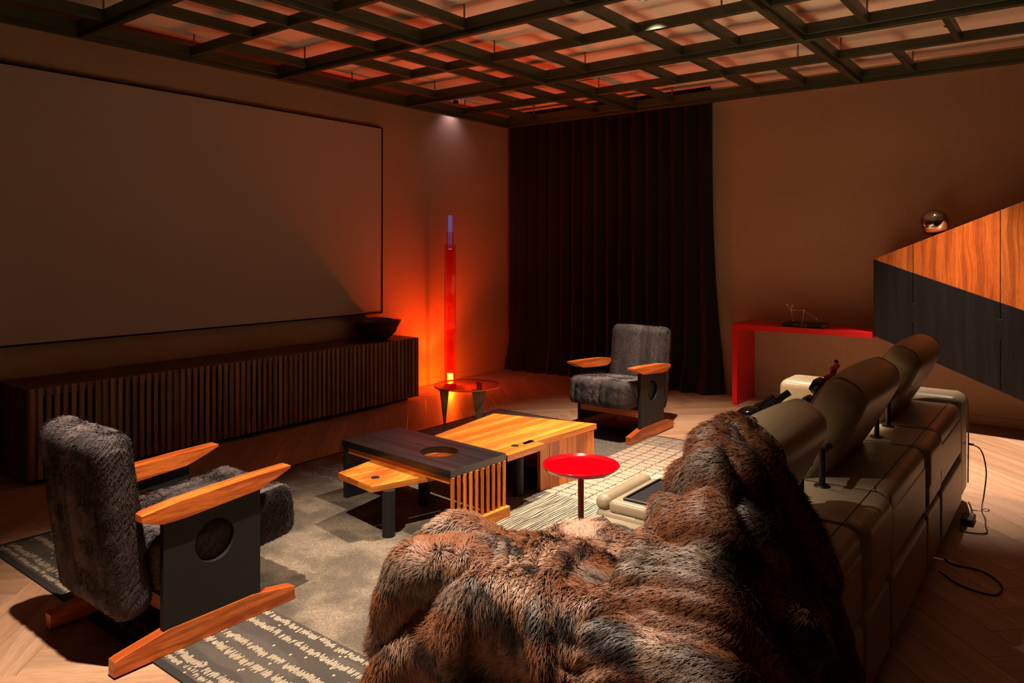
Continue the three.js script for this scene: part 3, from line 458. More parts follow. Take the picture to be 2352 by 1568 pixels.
// ------------------------------------------------------------------ armchairs
const pileMat = std({ color: 0xffffff, vertexColors: true, roughness: 0.75 });
function armchair(label, pos, turn, nStr) {
  const t = thing('armchair', label, 'armchair');
  const B = (name, g, m, p = t, l) => part(name, g, m, p, l);
  // local frame: x sideways, f (= -z here) forward from the rear runner end
  const prof = (pts, th, x, nm, m, hole, bev = 0.002) => { const sh = new THREE.Shape(pts.map(p => new THREE.Vector2(p[0], p[1]))); if (hole) { const h = new THREE.Path(); h.absarc(hole[0], hole[1], hole[2], 0, Math.PI * 2, true); sh.holes.push(h); }
    const g = new THREE.ExtrudeGeometry(sh, { depth: th - 2 * bev, bevelEnabled: true, bevelThickness: bev, bevelSize: bev, bevelOffset: -bev, bevelSegments: 2, curveSegments: 48 }); g.translate(0, 0, -th / 2 + bev); g.rotateY(Math.PI / 2); g.translate(x, 0, 0);
    boxUV(g, Math.PI / 2); return B(nm, g, m); };
  for (const s of [-1, 1]) {
    prof([[0, 0], [0.72, 0], [0.72, 0.052], [0.70, 0.058], [0.53, 0.088], [0.19, 0.088], [0.02, 0.058], [0, 0.052]], 0.045, s * 0.262, 'runner', M.arm);
    prof([[0.17, 0.086], [0.56, 0.086], [0.56, 0.512], [0.17, 0.482]], 0.026, s * 0.268, 'side_panel', M.panel, [0.367, 0.352, 0.079], 0.001);
    prof([[0.085, 0.498], [0.16, 0.472], [0.24, 0.472], [0.54, 0.496], [0.62, 0.522], [0.69, 0.550], [0.69, 0.560], [0.52, 0.556], [0.22, 0.540], [0.085, 0.522]], 0.062, s * 0.268, 'armrest', M.arm);
  }
  B('seat_rail', cb(-0.255, 0.255, 0.17, 0.225, -0.56, -0.535, 0.002, 0), M.arm); B('seat_rail', cb(-0.255, 0.255, 0.13, 0.185, -0.22, -0.195, 0.002, 0), M.arm);
  const pitch = 0.056, groove = x => { const q = Math.abs((((x + 0.03 + 0.006 * Math.sin(x * 9)) / pitch) % 1 + 1) % 1 - 0.5); return sstep(0.36, 0.5, q); };
  const W = 0.505, flatc = std({ color: 0x2e2828, roughness: 0.95 });
  const toLocal = (o, cx, cy, cf, tilt) => { const c = Math.cos(tilt), s = Math.sin(tilt); return ([x, y, z]) => [x, cy + y * c - z * s * -1, -(cf + (-z) * c - y * s)]; };
  const mk = (name, w, h, d, r, cy, cf, tilt, seedk) => {
    const g = softBox(w, h, d, r, [28, 18, 12], ([x, y, z]) => { const k = groove(x), nz = (vnoise(x * 10 + seedk, y * 6 + z * 6) - 0.5) * 0.004 + (vnoise(x * 55, (y + z) * 40 + seedk) - 0.5) * 0.004, L = Math.hypot(x / w, y / h, z / d) || 1, sc = 1 + (nz - 0.015 * k) / (Math.max(w, h, d) * 0.4);
      const out = [x, y * sc, z * sc]; const cs = Math.cos(tilt), sn = Math.sin(tilt); const f = -out[2]; const F = cf + f * cs - out[1] * sn, Y = cy + out[1] * cs + f * sn; return [out[0], Y, -F]; });
    g.computeVertexNormals(); const m = B(name, g, flatc);
    const bands = x => { const k = Math.floor((x + 0.03 + 0.006 * Math.sin(x * 9)) / pitch); return hash2(k, 31 + seedk); };
    const v = new THREE.Vector3();
    const sg = strands(g, nStr, { width: 0.0009, lift: 0.55, len: () => 0.0115,
      dir: (p, n, d) => { const a = (fbm(p.x * 9 + seedk, p.y * 12 + p.z * 12, 2) - 0.5) * 5 + (vnoise(p.x * 60, p.y * 90 + p.z * 90) - 0.5) * 2.2; d.set(Math.sin(a) * 0.8, -1 + 0.5 * Math.cos(a), 0.6 * Math.cos(a * 1.3)); },
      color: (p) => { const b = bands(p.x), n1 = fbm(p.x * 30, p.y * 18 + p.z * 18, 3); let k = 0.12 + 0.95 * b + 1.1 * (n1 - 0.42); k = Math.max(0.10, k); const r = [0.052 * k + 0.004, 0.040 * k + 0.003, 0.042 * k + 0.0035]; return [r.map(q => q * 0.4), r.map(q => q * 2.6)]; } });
    const pm = part('pile', sg, pileMat, m); pm.userData.kind = 'stuff';
  };
  mk('seat_cushion', W, 0.205, 0.60, 0.05, 0.330, 0.455, 0.10, 3);
  mk('backrest', W, 0.66, 0.135, 0.055, 0.478, 0.055, 0.0 + 0.13, 11);
  t.position.set(...pos); t.rotation.y = turn; return t;
}
armchair('near fur armchair with teak arms seen from behind, beside the media console', [-2.865, RY, -1.155], 0, 120000);
armchair('far fur armchair with teak arms facing the camera before the curtain', [-2.925, RY, -5.572], Math.PI, 48000);
// ------------------------------------------------------------------ red side table
{
  const t = thing('red_side_table', 'round glossy red side table on a slim stem beside the sofa', 'side table');
  part('top', lathe([[0, 0.494], [0.150, 0.494], [0.158, 0.497], [0.164, 0.503], [0.168, 0.503], [0.170, 0.498], [0.160, 0.484], [0.120, 0.478], [0, 0.478]], 80), M.redGloss, t);
  part('stem', cyl(0.0135, 0.0135, 0.018, 0.480, 0, 0, 28), M.redDark, t);
  part('base', lathe([[0, 0.0], [0.14, 0], [0.142, 0.004], [0.13, 0.010], [0.02, 0.018], [0, 0.018]], 56), M.redDark, t);
  t.position.set(-1.745, RY, -2.755);
}
// ------------------------------------------------------------------ sofa
const SEC = [['arm', -1.40, -1.70], ['seat', -1.70, -2.455], ['console', -2.455, -2.845], ['seat', -2.845, -3.59], ['console', -3.59, -3.975], ['seat', -3.975, -4.725], ['arm', -4.725, -5.025]];
const sb = (x0, x1, y0, y1, z0, z1, r, n = 8, def) => { const w = x1 - x0, h = y1 - y0, d = Math.abs(z1 - z0), cx = (x0 + x1) / 2, cy = (y0 + y1) / 2, cz = (z0 + z1) / 2; const g = softBox(w, h, d, r, n, def); g.translate(cx, cy, cz); boxUV(g); return g; };
const PAD = { cx: -0.78, cy: 0.765, w: 0.155, h: 0.45, tilt: 0.50 };
{
  const t = thing('sofa', 'long taupe leather recliner sofa with raised headrests seen from behind', 'sofa');
  const L = M.leather, puff = (a) => ([x, y, z]) => [x, y + a * Math.sign(y) * (1 - Math.pow(Math.abs(z) * 2.6, 2)) * (y > 0 ? 1 : 0), z];
  part('plinth', cb(-1.40, -0.62, 0.0, 0.07, -4.98, -1.45, 0.003), M.black, t);
  let ns = 0;
  for (const [k, a, b] of SEC) {
    const z0 = b + 0.003, z1 = a - 0.003;
    if (k === 'arm') { const arm = part('armrest', sb(-1.53, -0.535, 0.045, 0.632, z0, z1, 0.055, 10), L, t);
      for (const xx of [-1.22]) part('seam', tube([[xx, 0.30, a < -3 ? z1 + 0.001 : z0 - 0.001], [xx + 0.02, 0.50, a < -3 ? z1 + 0.001 : z0 - 0.001], [xx + 0.035, 0.60, a < -3 ? z1 - 0.02 : z0 + 0.02], [xx + 0.05, 0.633, a < -3 ? z1 - 0.07 : z0 + 0.07], [xx + 0.05, 0.633, (z0 + z1) / 2]], 0.002, 30, 6), M.stitch, arm);
      const zo = a < -3 ? z0 : z1, s = a < -3 ? -1 : 1; part('welt', tube([[-0.60, 0.62, zo + s * -0.03], [-0.545, 0.60, zo - s * 0.02], [-0.532, 0.45, zo - s * 0.014], [-0.532, 0.10, zo - s * 0.014]], 0.004, 40, 8), L, arm); continue; }
    const seat = k === 'seat';
    // outer back: an upper and a lower cushion and a rounded top ledge
    const back = part('back_body', sb(-0.86, seat ? -0.555 : -0.545, 0.05, 0.50, z0, z1, 0.03, 8), L, t);
    part('back_ledge', sb(-0.88, seat ? -0.535 : -0.520, 0.40, 0.602, z0, z1, 0.045, 10), L, back);
    part('back_panel', sb(-0.62, seat ? -0.528 : -0.530, 0.055, 0.315, z0 + 0.004, z1 - 0.004, 0.03, 8), L, back);
    part('back_panel', sb(-0.62, seat ? -0.532 : -0.526, 0.325, 0.545, z0 + 0.004, z1 - 0.004, 0.03, 8), L, back);
    part('seam', tube([[-0.875, 0.6035, z0 + 0.035], [-0.60, 0.6035, z0 + 0.02], [-0.565, 0.6025, z0 + 0.018], [-0.54, 0.585, z0 + 0.017]], 0.0014, 24, 6), M.cable, back);
    part('seam', tube([[-0.592, 0.6030, z0 + 0.004], [-0.590, 0.6030, z1 - 0.004]], 0.0016, 8, 6), M.cable, back);
    if (seat) {
      const s = part('seat_cushion', sb(-1.505, -0.84, 0.29, 0.448, z0, z1, 0.06, [14, 6, 14], ([x, y, z]) => [x, y + (y > 0 ? 0.014 * Math.cos(z * 3.4) * Math.cos(x * 2.6) : 0), z]), L, t);
      part('seam', tube([[-1.50, 0.452, (z0 + z1) / 2 - 0.06], [-1.40, 0.462, (z0 + z1) / 2 - 0.055], [-1.2, 0.463, (z0 + z1) / 2 - 0.05]], 0.0014, 20, 6), M.cable, s);
      part('footrest', sb(-1.50, -1.40, 0.07, 0.30, z0, z1, 0.03, 6), L, t);
      const w = PAD.w, h = PAD.h, d = z1 - z0 - 0.012;
      const g = softBox(w, h, d, 0.07, [6, 14, 18], ([x, y, z]) => { const e = Math.abs(z) / (d / 2), top = y / (h / 2); let X = x * (1 + 0.10 * (1 - e * e)), Y = y + (y > 0 ? 0.012 * (1 - e * e) : 0); if (x > 0) X += 0.012 * Math.cos(Math.min(1, Math.abs(top)) * 1.5); return [X, Y, z]; });
      g.rotateZ(-PAD.tilt); g.translate(PAD.cx, PAD.cy, (z0 + z1) / 2); boxUV(g);
      const pad = part('headrest', g, L, t);
      // piping round both ends and a cross seam
      for (const s2 of [-1, 1]) { const pts = []; for (let i = 0; i < 28; i++) { const th = i / 28 * Math.PI * 2, cx = Math.cos(th), sy = Math.sin(th); const px = Math.sign(cx) * Math.pow(Math.abs(cx), 0.62) * (w / 2 + 0.004), py = Math.sign(sy) * Math.pow(Math.abs(sy), 0.5) * (h / 2 + 0.001); const c = Math.cos(-PAD.tilt), sn = Math.sin(-PAD.tilt); pts.push([PAD.cx + px * c - py * sn, PAD.cy + px * sn + py * c, (z0 + z1) / 2 + s2 * (d / 2 - 0.048)]); }
        part('piping', tube(pts, 0.0032, 120, 8, true), L, pad); }
      const bx = w / 2 + 0.013, c = Math.cos(-PAD.tilt), sn = Math.sin(-PAD.tilt), py = 0.05; part('seam', tube([-1, -0.5, 0, 0.5, 1].map(q => { const X = bx + 0.004 * (1 - q * q), Y = py + 0.02 * q * q; return [PAD.cx + X * c - Y * sn, PAD.cy + X * sn + Y * c, (z0 + z1) / 2 + q * (d / 2 - 0.05)]; }), 0.0016, 40, 6), M.cable, pad);
      ns++;
    } else {
      const cn = part('console_box', sb(-1.50, -0.86, 0.10, 0.455, z0, z1, 0.03, 8), L, t);
      part('console_lid', sb(-1.44, -0.87, 0.44, 0.492, z0 + 0.004, z1 - 0.004, 0.02, 8), L, cn);
      part('front_roll', at(softBox(0.07, 0.062, z1 - z0 - 0.004, 0.031, [2, 2, 12]), -1.468, 0.472, (z0 + z1) / 2), L, cn);
      const tx = -1.30, tz = (z0 + z1) / 2, tw = 0.17, td = 0.29;
      const tray = part('tray', cb(tx - tw / 2, tx + tw / 2, 0.4905, 0.496, tz - td / 2, tz + td / 2, 0.002), std({ color: 0x17181c, roughness: 0.35 }), cn, 'dark recessed charging tray');
      for (const [x0, x1, q0, q1] of [[tx - tw / 2 - 0.008, tx + tw / 2 + 0.008, tz - td / 2 - 0.008, tz - td / 2], [tx - tw / 2 - 0.008, tx + tw / 2 + 0.008, tz + td / 2, tz + td / 2 + 0.008], [tx - tw / 2 - 0.008, tx - tw / 2, tz - td / 2, tz + td / 2], [tx + tw / 2, tx + tw / 2 + 0.008, tz - td / 2, tz + td / 2]]) part('tray_rim', cb(x0, x1, 0.488, 0.503, q0, q1, 0.002), std({ color: 0x121317, roughness: 0.4 }), cn);
      part('charging_mark', mergeGeometries([0.010, 0.016].map(r => new THREE.TorusGeometry(r, 0.0012, 6, 24, 4.6).rotateX(-Math.PI / 2).translate(tx, 0.4965, tz))), std({ color: 0x9a9a98, roughness: 0.5 }), cn);
      part('stitching', mergeGeometries(Array.from({ length: 34 }, (_, i) => cb(-1.42 + i * 0.016, -1.412 + i * 0.016, 0.491, 0.4935, z1 - 0.022, z1 - 0.0205, 0.0003))), M.stitch, cn);
      for (const zz of [z1 - 0.065, z0 + 0.065]) { const p = part('headrest_post', cyl(0.011, 0.011, 0.60, 0.74, -0.742, zz, 18), M.blackMetal, t); part('post_flange', cyl(0.030, 0.026, 0.60, 0.607, -0.742, zz, 28), M.blackMetal, p); const out = zz > (z0 + z1) / 2 ? 1 : -1; part('post_arm', at(cbox(0.022, 0.022, 0.12, 0.004), -0.742, 0.728, zz + out * 0.055), M.blackMetal, p); }
    }
  }
}
// ------------------------------------------------------------------ fur throw: cloth laid over the near arm, seat and headrest
{
  const NX = 94, NZ = 74, S = 0.0212, n = NX * NZ, p = new Float64Array(n * 3), q = new Float64Array(n * 3);
  const tab = (T, x) => { if (x <= T[0][0]) return T[0][1]; for (let i = 1; i < T.length; i++) if (x <= T[i][0]) { const a = T[i - 1], b = T[i]; return lerp(a[1], b[1], (x - a[0]) / (b[0] - a[0])); } return T[T.length - 1][1]; };
  const farE = [[-1.62, -1.70], [-1.5, -1.74], [-1.40, -1.98], [-1.30, -2.26], [-1.15, -2.36], [-1.0, -2.22], [-0.82, -1.98], [-0.72, -1.88], [-0.5, -1.66], [-0.2, -1.60]], nearE = [[-1.62, -1.30], [-1.45, -1.28], [-1.25, -1.12], [-0.9, -0.85], [-0.5, -0.98], [-0.2, -1.05]];
  for (let j = 0; j < NZ; j++) for (let i = 0; i < NX; i++) { const k = (j * NX + i) * 3, u = i / (NX - 1), v = j / (NZ - 1); const x = -1.47 + 1.22 * u, z = lerp(tab(farE, x), tab(nearE, x), v);
    const back = sstep(-1.25, -0.85, x), e = 0.70 + 0.34 * sstep(-1.05, -0.80, x) * sstep(-1.50, -1.75, z), A1 = 0.012 + 0.055 * back, A2 = 0.042 * (1 - back) + 0.008;
    p[k] = x + 0.012 * Math.sin(v * 31); p[k + 2] = z + 0.015 * Math.sin(u * 9 + v * 5); p[k + 1] = e + A1 * (1 + Math.sin(v * 46 + 2.5 * Math.sin(u * 4) + 1.3 * u)) + A2 * (1 + Math.sin(u * 52 - 7 * v + 2 * Math.sin(v * 5))) + 0.02 * fbm(u * 9, v * 9, 2); }
  const pin = new Uint8Array(n); // the gathered top of the throw is hooked over the headrest
  for (let j = 0; j < NZ; j++) for (let i = 0; i < NX; i++) { const k = j * NX + i, x = p[3 * k], z = p[3 * k + 2]; if (Math.abs(x + 0.735) < 0.02 && z < -1.70 && j % 3 === 0) { pin[k] = 1; const py = PAD.h / 2 + 0.006, px = -0.02; const c = Math.cos(-PAD.tilt), s = Math.sin(-PAD.tilt); p[3 * k] = PAD.cx + px * c - py * s; p[3 * k + 1] = PAD.cy + px * s + py * c; } }
  q.set(p);
  const TH = 0.012;
  const boxes = [[-1.53, -0.535, 0.0, 0.632, -1.70, -1.40, 0.06], [-1.52, -0.53, 0.0, 0.455, -2.46, -1.70, 0.05], [-0.87, -0.53, 0.0, 0.602, -2.85, -1.69, 0.05], [-1.50, -0.80, 0.0, 0.495, -2.85, -2.455, 0.03]];
  const sdBox = (x, y, z, cx, cy, cz, hx, hy, hz, r, out) => { // rounded box: distance and gradient
    const dx = x - cx, dy = y - cy, dz = z - cz, qx = Math.abs(dx) - hx + r, qy = Math.abs(dy) - hy + r, qz = Math.abs(dz) - hz + r; const mx = Math.max(qx, 0), my = Math.max(qy, 0), mz = Math.max(qz, 0), L = Math.hypot(mx, my, mz), ins = Math.min(Math.max(qx, qy, qz), 0);
    if (L > 1e-9) { out[0] = mx / L * Math.sign(dx); out[1] = my / L * Math.sign(dy); out[2] = mz / L * Math.sign(dz); } else if (qy >= qx && qy >= qz) { out[0] = 0; out[1] = Math.sign(dy); out[2] = 0; } else if (qx >= qz) { out[0] = Math.sign(dx); out[1] = out[2] = 0; } else { out[2] = Math.sign(dz); out[0] = out[1] = 0; }
    return L + ins - r; };
  const ct = Math.cos(PAD.tilt), st = Math.sin(PAD.tilt), gr = [0, 0, 0];
  const collide = k => { if (pin[k / 3]) return; for (let it = 0; it < 2; it++) {
    const x = p[k], y = p[k + 1], z = p[k + 2]; let hit = 0, bx = 0, by = 0, bz = 0, best = TH;
    for (const b of boxes) { const d = sdBox(x, y, z, (b[0] + b[1]) / 2, (b[2] + b[3]) / 2, (b[4] + b[5]) / 2, (b[1] - b[0]) / 2, (b[3] - b[2]) / 2, (b[5] - b[4]) / 2, b[6], gr); if (d < best) { best = d; hit = 1; bx = gr[0]; by = gr[1]; bz = gr[2]; } }
    { const rx = x - PAD.cx, ry = y - PAD.cy, lx = rx * ct - ry * st, ly = rx * st + ry * ct; const d = sdBox(lx, ly, z, 0, 0, -2.075, PAD.w / 2 + 0.01, PAD.h / 2 + 0.01, 0.372, 0.07, gr); if (d < best) { best = d; hit = 1; bx = gr[0] * ct + gr[1] * st; by = -gr[0] * st + gr[1] * ct; bz = gr[2]; } }
    if (y < TH) { p[k + 1] = TH; }
    if (!hit) return; const push = TH - best; p[k] += bx * push; p[k + 1] += by * push; p[k + 2] += bz * push;
    const fx = p[k] - q[k], fy = p[k + 1] - q[k + 1], fz = p[k + 2] - q[k + 2], dn = fx * bx + fy * by + fz * bz, mu = 0.75; q[k] += (fx - dn * bx) * mu; q[k + 1] += (fy - dn * by) * mu; q[k + 2] += (fz - dn * bz) * mu; } };
  const con = []; const add = (a, b, w, L) => con.push(a * 3, b * 3, L, w);
  for (let j = 0; j < NZ; j++) for (let i = 0; i < NX; i++) { const a = j * NX + i; if (i < NX - 1) add(a, a + 1, 0.5, S); if (j < NZ - 1) add(a, a + NX, 0.5, S); if (i < NX - 1 && j < NZ - 1) { add(a, a + NX + 1, 0.25, S * Math.SQRT2); add(a + 1, a + NX, 0.25, S * Math.SQRT2); } if (i < NX - 3) add(a, a + 3, 0.16, S * 3); if (j < NZ - 3) add(a, a + 3 * NX, 0.16, S * 3); }
  const C = new Float64Array(con), nc = C.length / 4;
  for (let s = 0; s < 170; s++) {
    const damp = 0.965;
    for (let k = 0; k < n * 3; k += 3) { if (pin[k / 3]) continue; for (let c = 0; c < 3; c++) { const v = (p[k + c] - q[k + c]) * damp; q[k + c] = p[k + c]; p[k + c] += v; } p[k + 1] -= 9.8 * 0.000085; }
    for (let it = 0; it < 7; it++) { for (let c = 0; c < nc; c++) { const a = C[4 * c], b = C[4 * c + 1], dx = p[b] - p[a], dy = p[b + 1] - p[a + 1], dz = p[b + 2] - p[a + 2], d = Math.sqrt(dx * dx + dy * dy + dz * dz) || 1e-6; const f = C[4 * c + 3] * (d - C[4 * c + 2]) / d; if (!pin[a / 3]) { p[a] += dx * f; p[a + 1] += dy * f; p[a + 2] += dz * f; } if (!pin[b / 3]) { p[b] -= dx * f; p[b + 1] -= dy * f; p[b + 2] -= dz * f; } }
      if (it % 2 === 0) for (let k = 0; k < n * 3; k += 3) collide(k); }
    for (let k = 0; k < n * 3; k += 3) collide(k);
  }
  // refine by two and smooth
  const pos = [], uv = [], idx = [], RX2 = NX * 2 - 1, RZ2 = NZ * 2 - 1;
  const get = (i, j, c) => p[(Math.max(0, Math.min(NZ - 1, j)) * NX + Math.max(0, Math.min(NX - 1, i))) * 3 + c];
  const cr = (a, b, c, d) => (-a + 9 * b + 9 * c - d) / 16;
  const row = (i2, j, c) => { const i = i2 >> 1; return i2 & 1 ? cr(get(i - 1, j, c), get(i, j, c), get(i + 1, j, c), get(i + 2, j, c)) : get(i, j, c); };
  for (let j2 = 0; j2 < RZ2; j2++) for (let i2 = 0; i2 < RX2; i2++) { const j = j2 >> 1; for (let c = 0; c < 3; c++) pos.push(j2 & 1 ? cr(row(i2, j - 1, c), row(i2, j, c), row(i2, j + 1, c), row(i2, j + 2, c)) : row(i2, j, c)); uv.push(i2 * S / 2, j2 * S / 2); }
  for (let j = 0; j < RZ2 - 1; j++) for (let i = 0; i < RX2 - 1; i++) { const a = j * RX2 + i; idx.push(a, a + RX2, a + RX2 + 1, a, a + RX2 + 1, a + 1); }
  { // rounded fur folds with tight valleys: fanning down from the headrest, running over the arm in front
    const g0 = geoFrom(pos, uv, idx); let s = 0; for (let i = 0; i < g0.attributes.normal.count; i++) s += g0.attributes.normal.getY(i); s = Math.sign(s);
    const rg = t => { const a = Math.abs(Math.sin(Math.PI * t)); return Math.pow(a, 0.75); };
    for (let k = 0; k < pos.length / 3; k++) { const u = uv[2 * k] / (S * (NX - 1)), v = uv[2 * k + 1] / (S * (NZ - 1)), b = sstep(0.36, 0.56, u), w1 = fbm(u * 3 + 2, v * 3, 2), w2 = fbm(u * 4, v * 4 + 7, 2);
      const A = lerp(0.042, 0.060, b) * (0.45 + 0.9 * sstep(0.25, 0.7, fbm(u * 5 + 1, v * 6 + 4, 2)));
      const d = A * (rg(v * lerp(5.5, 10.5, b) + u * lerp(7.5, 0.8, b) + 1.3 * w1 + 0.6 * w2) - 0.62);
      const fine = 0.011 * (rg((b > 0.5 ? v * 31 + u * 2 : u * 27 - v * 8) + 3.5 * fbm(u * 7, v * 7, 2)) - 0.6) * sstep(0.35, 0.6, fbm(u * 6 + 3, v * 6, 2));
      for (let c = 0; c < 3; c++) pos[3 * k + c] += s * g0.attributes.normal.array[3 * k + c] * (d + fine); } }
  const g = geoFrom(pos, uv, idx); let up = 0; for (let i = 0; i < g.attributes.normal.count; i++) up += g.attributes.normal.getY(i); if (up < 0) { for (let i = 0; i < idx.length; i += 3) { const z = idx[i]; idx[i] = idx[i + 1]; idx[i + 1] = z; } g.setIndex(idx); g.computeVertexNormals(); }
  const t = thing('fur_throw', 'thick brown faux fur throw draped over the near end of the sofa', 'blanket');
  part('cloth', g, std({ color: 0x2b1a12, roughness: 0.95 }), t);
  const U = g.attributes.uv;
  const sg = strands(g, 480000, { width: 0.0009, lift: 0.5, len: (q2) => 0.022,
    dir: (q2, nn, d) => { const a = (fbm(q2.x * 5 + 3, q2.z * 5 + q2.y * 4, 2) - 0.5) * 9, b = (vnoise(q2.x * 40, q2.z * 40 + q2.y * 30) - 0.5) * 1.6; d.set(-0.7 + Math.sin(a + b), -0.9, 0.35 + Math.cos(a + b)); },
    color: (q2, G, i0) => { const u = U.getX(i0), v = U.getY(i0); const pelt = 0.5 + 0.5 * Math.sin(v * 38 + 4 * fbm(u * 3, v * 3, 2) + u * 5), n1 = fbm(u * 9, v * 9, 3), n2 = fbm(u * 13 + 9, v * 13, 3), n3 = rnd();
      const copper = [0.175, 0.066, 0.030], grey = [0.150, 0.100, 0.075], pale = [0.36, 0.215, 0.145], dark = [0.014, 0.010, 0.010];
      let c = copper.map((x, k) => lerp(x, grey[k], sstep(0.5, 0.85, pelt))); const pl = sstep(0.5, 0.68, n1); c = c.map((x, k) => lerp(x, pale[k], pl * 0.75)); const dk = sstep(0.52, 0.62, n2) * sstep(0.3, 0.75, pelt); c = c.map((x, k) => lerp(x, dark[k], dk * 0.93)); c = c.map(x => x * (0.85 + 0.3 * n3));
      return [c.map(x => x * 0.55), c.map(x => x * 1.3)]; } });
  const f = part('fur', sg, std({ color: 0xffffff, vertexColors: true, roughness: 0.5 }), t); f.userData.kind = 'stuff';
}
// ------------------------------------------------------------------ small things on the sofa
{
  const zr = -3.2;
  const t = thing('massage_strap', 'orange cord strap with black grips lying over the middle headrest', 'strap');
  const top = (s, off) => { const c = Math.cos(-PAD.tilt), sn = Math.sin(-PAD.tilt), px = -PAD.w / 2 - 0.024 - off, py = s; return [PAD.cx + px * c - py * sn, PAD.cy + px * sn + py * c]; };
  const orange = std({ color: 0xb8370c, roughness: 0.6 });
  for (const ph of [0, Math.PI]) { const pts = []; for (let i = 0; i <= 26; i++) { const u = i / 26, s = lerp(-0.06, 0.215, u), [x, y] = top(s, 0.004 * Math.cos(u * 22 + ph)); pts.push([x, y + 0.006 * Math.cos(u * 22 + ph), -3.05 - 0.03 * u + 0.016 * Math.sin(u * 22 + ph)]); } part('cord', tube(pts, 0.0085, 120, 8), orange, t); }
  for (const s of [0.02, 0.105]) { const [x, y] = top(s, 0.012); part('grip', at(softBox(0.045, 0.06, 0.085, 0.016, 3), x, y, -3.05, 0, 0, -PAD.tilt), M.glossBlack, t); }
  for (const [zz, dx, lab] of [[-2.31, 0, 'glossy black handheld massager nearer the fur throw'], [-2.42, 0.012, 'glossy black handheld massager farther from the fur throw']]) {
    const m = thing('massager', lab, 'massager');
    part('head', new THREE.SphereGeometry(0.034, 28, 18).scale(1.35, 0.72, 0.95), M.glossBlack, m);
    part('handle', tube([[0.03, 0, 0], [0.05, 0.022, -0.004], [0.085, 0.040, -0.01]], 0.011, 24, 10), M.glossBlack, m);
    m.position.set(-0.835 + dx, 0.930, zz); m.rotation.z = 0.25;
  }
}
// ------------------------------------------------------------------ red desk, book, wire sculpture
{
  const t = thing('desk', 'narrow glossy red desk against the back wall joined to the cabinet', 'desk');
  part('top', cb(-2.60, -1.40, 0.705, 0.755, -7.20, -6.73, 0.0015), M.red, t);
  part('leg', cb(-2.60, -2.555, 0, 0.705, -7.20, -6.73, 0.0015), M.red, t);
}
{
  const t = thing('book', 'dark hardback book lying on the red desk', 'book');
  const w = 0.345, d = 0.24, h = 0.032;
  part('cover', cb(-w / 2, w / 2, h - 0.003, h, -d / 2, d / 2, 0.001), std({ color: 0x15120f, roughness: 0.5 }), t); part('cover', cb(-w / 2, w / 2, 0, 0.003, -d / 2, d / 2, 0.001), std({ color: 0x15120f, roughness: 0.5 }), t);
  part('spine', cb(-w / 2, w / 2, 0.003, h - 0.003, d / 2 - 0.003, d / 2, 0.0005), std({ color: 0x1a1612, roughness: 0.5 }), t);
  part('pages', cb(-w / 2 + 0.003, w / 2 - 0.004, 0.003, h - 0.003, -d / 2 + 0.004, d / 2 - 0.003, 0.0005), std({ color: 0xd8c4a8, roughness: 0.9 }), t);
  const font = await new FontLoader().loadAsync('fonts/droid/droid_serif_bold.typeface.json');
  const g = new TextGeometry('EGYPTE', { font, size: 0.021, depth: 0.0006, curveSegments: 3 }); g.computeBoundingBox(); g.translate(-(g.boundingBox.max.x) / 2 - 0.02, 0.006, d / 2);
  part('spine_title', g, std({ color: 0x8a6a3c, roughness: 0.4 }), t);
  t.position.set(-1.985, 0.755, -6.90); t.rotation.y = 0.03;
}
{
  const t = thing('wire_sculpture', 'small wire constellation sculpture with steel beads on the book', 'sculpture');
  const pts = { a: [-0.165, 0.155, 0], b: [-0.115, 0.148, 0.01], c: [-0.13, 0.108, 0], d: [-0.01, 0.112, 0.02], e: [-0.02, 0.0, 0.03], f: [0.095, 0.04, 0], g: [-0.10, 0.012, 0.03] };
  const link = (a, b) => part('wire', tube([pts[a], pts[a].map((v, k) => (v + pts[b][k]) / 2), pts[b]], 0.0019, 6, 6), M.bead, t);
  for (const [a, b] of ['ac', 'cb', 'cd', 'de', 'df', 'cg']) link(a, b);
  for (const k in pts) part('bead', new THREE.SphereGeometry(0.0066, 14, 10).translate(...pts[k]), M.bead, t);
  for (let i = 0; i < 4; i++) part('bead', new THREE.SphereGeometry(0.0052, 12, 8).translate(lerp(-0.01, -0.02, i / 4 + 0.1), lerp(0.09, 0.01, i / 4), 0.022), M.bead, t);
  t.position.set(-1.985, 0.788, -6.90);
}
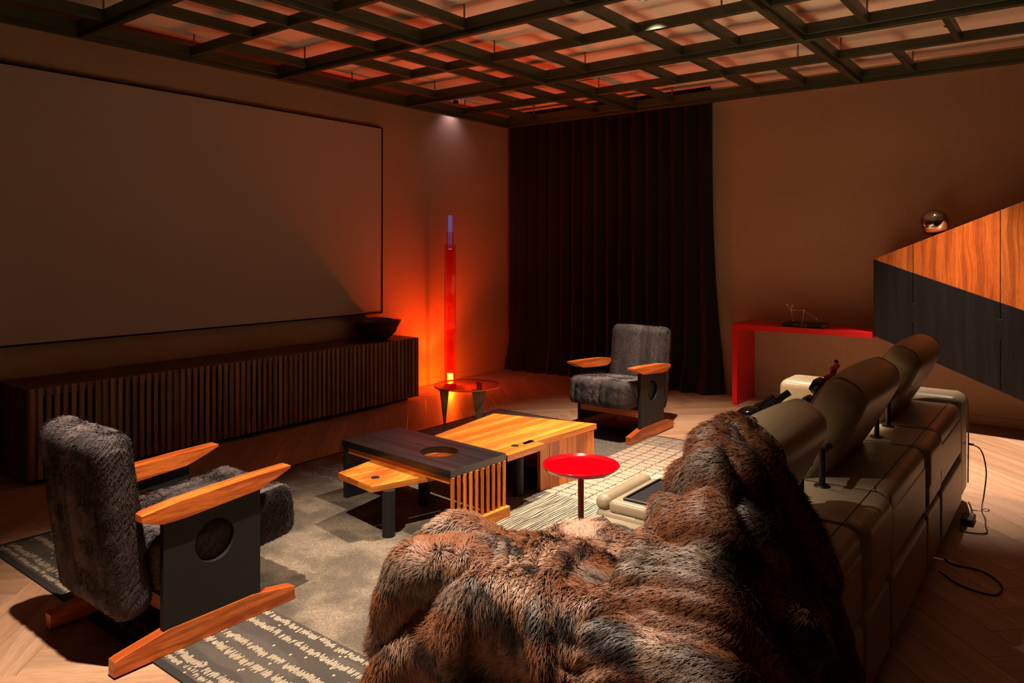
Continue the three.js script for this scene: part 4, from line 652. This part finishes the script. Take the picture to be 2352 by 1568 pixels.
// ------------------------------------------------------------------ angled wall cabinet
{
  const t = thing('wall_cabinet', 'angular wall cabinet with teak upper wedge and black lower wedge', 'cabinet');
  const zf = -6.75, zb = WZ, x0 = -1.394, xe = 0.30;
  const top = x => 1.366 + 0.4275 * (x - x0), mid = x => 1.366 - 0.3645 * (x - x0), bot = x => 0.729 - 0.408 * (x - x0);
  const poly = (pts, za, ze) => { const sh = new THREE.Shape(pts.map(p => new THREE.Vector2(...p))); const g = new THREE.ExtrudeGeometry(sh, { depth: ze - za - 0.002, bevelEnabled: true, bevelThickness: 0.001, bevelSize: 0.001, bevelOffset: -0.001, bevelSegments: 1 }); g.translate(0, 0, za + 0.001); return g; };
  const carc = poly([[x0 + 0.002, bot(x0) + 0.002], [xe, bot(xe) + 0.002], [xe, top(xe) - 0.003], [x0 + 0.002, top(x0) - 0.003]], zb, zf - 0.022); boxUV(carc, 0, true);
  part('carcass', carc, M.char, t);
  { const L = Math.hypot(xe - x0, top(xe) - top(x0)), a = Math.atan2(top(xe) - top(x0), xe - x0); const g = cbox(L, 0.012, zf - zb - 0.024, 0.001, 0); at(g, (x0 + xe) / 2, (top(x0) + top(xe)) / 2 - 0.0065, (zf - 0.022 + zb) / 2, 0, 0, a); part('top_board', g, M.veneer[0], t); }
  const seams = [x0, -1.099, -0.505, 0.089, xe]; let vi = 0;
  for (let k = 0; k < 4; k++) {
    const a = seams[k] + (k ? 0.0025 : 0), b = seams[k + 1] - (k < 3 ? 0.0025 : 0), sl = mid(a), sr = mid(b);
    const low = poly([[a, bot(a)], [b, bot(b)], [b, mid(b) - 0.0006], [a, mid(a) - 0.0006]], zf - 0.022, zf); boxUV(low, 0, true);
    const door = part('door', low, M.charVert, t, 'black stained door panel');
    const nv = k === 0 ? 1 : 2; // upper veneer leaves
    for (let i = 0; i < nv; i++) { const c = lerp(a, b, i / nv), d = lerp(a, b, (i + 1) / nv); const pts = [[c, mid(c) + 0.0006], [d, mid(d) + 0.0006], [d, top(d) - 0.0005]]; if (top(c) - mid(c) > 0.004) pts.push([c, top(c) - 0.0005]); const g = poly(pts, zf - 0.022, zf); boxUV(g, 0, true); part('veneer_panel', g, M.veneer[(vi++) % 3], door, 'warm teak veneer'); }
    if (k > 0) { const hy = 0.30 * top(a) + 0.70 * bot(a) - 0.02; part('handle_notch', cb(a - 0.012, a + 0.006, hy, hy + 0.15, zf - 0.004, zf + 0.0015, 0.003), M.black, door); part('handle_notch', cb(a - 0.018, a + 0.010, hy + 0.10, hy + 0.155, zf - 0.004, zf + 0.0018, 0.003), M.black, door); }
  }
}
single('mirror_ball', new THREE.SphereGeometry(0.109, 64, 40).translate(-0.97, 1.5475 + 0.109 / Math.cos(0.404) + 0.001, -6.90), M.chrome, 'polished metal ball resting on the sloping cabinet top', 'ornament');
// ------------------------------------------------------------------ cables behind the sofa
{
  const t = thing('power_cable', 'black power cable looping from the sofa end to the floor', 'cable');
  part('plug', at(cbox(0.03, 0.012, 0.012, 0.003), -0.515, 0.33, -4.98), M.cable, t);
  part('cord', tube([[-0.51, 0.33, -4.98], [-0.47, 0.31, -4.98], [-0.44, 0.20, -4.97], [-0.445, 0.08, -4.93], [-0.45, 0.006, -4.85], [-0.42, 0.005, -4.7], [-0.41, 0.005, -4.6], [-0.40, 0.005, -4.45], [-0.50, 0.006, -4.42], [-0.505, 0.012, -4.50]], 0.0035, 110, 8), M.cable, t);
  const u = thing('power_adapter', 'black power adapter with a tiny green light on the floor behind the sofa', 'adapter');
  part('body', at(cbox(0.06, 0.032, 0.13, 0.005), -0.488, 0.016, -4.60), M.blackMetal, u);
  part('indicator_light', new THREE.SphereGeometry(0.003, 10, 8).translate(-0.475, 0.033, -4.64), std({ color: 0x20c070, emissive: new THREE.Color(0.02, 0.5, 0.25), emissiveIntensity: 1 }), u);
  const v = thing('power_cable', 'black cable lying in a long loop on the floor behind the sofa', 'cable');
  part('cord', tube([[-0.515, 0.012, -3.95], [-0.48, 0.005, -3.93], [-0.36, 0.005, -3.92], [-0.28, 0.005, -3.80], [-0.30, 0.005, -3.68], [-0.42, 0.005, -3.70], [-0.51, 0.012, -3.78]], 0.004, 90, 8), M.cable, v);
}
renderer.render(scene, camera);
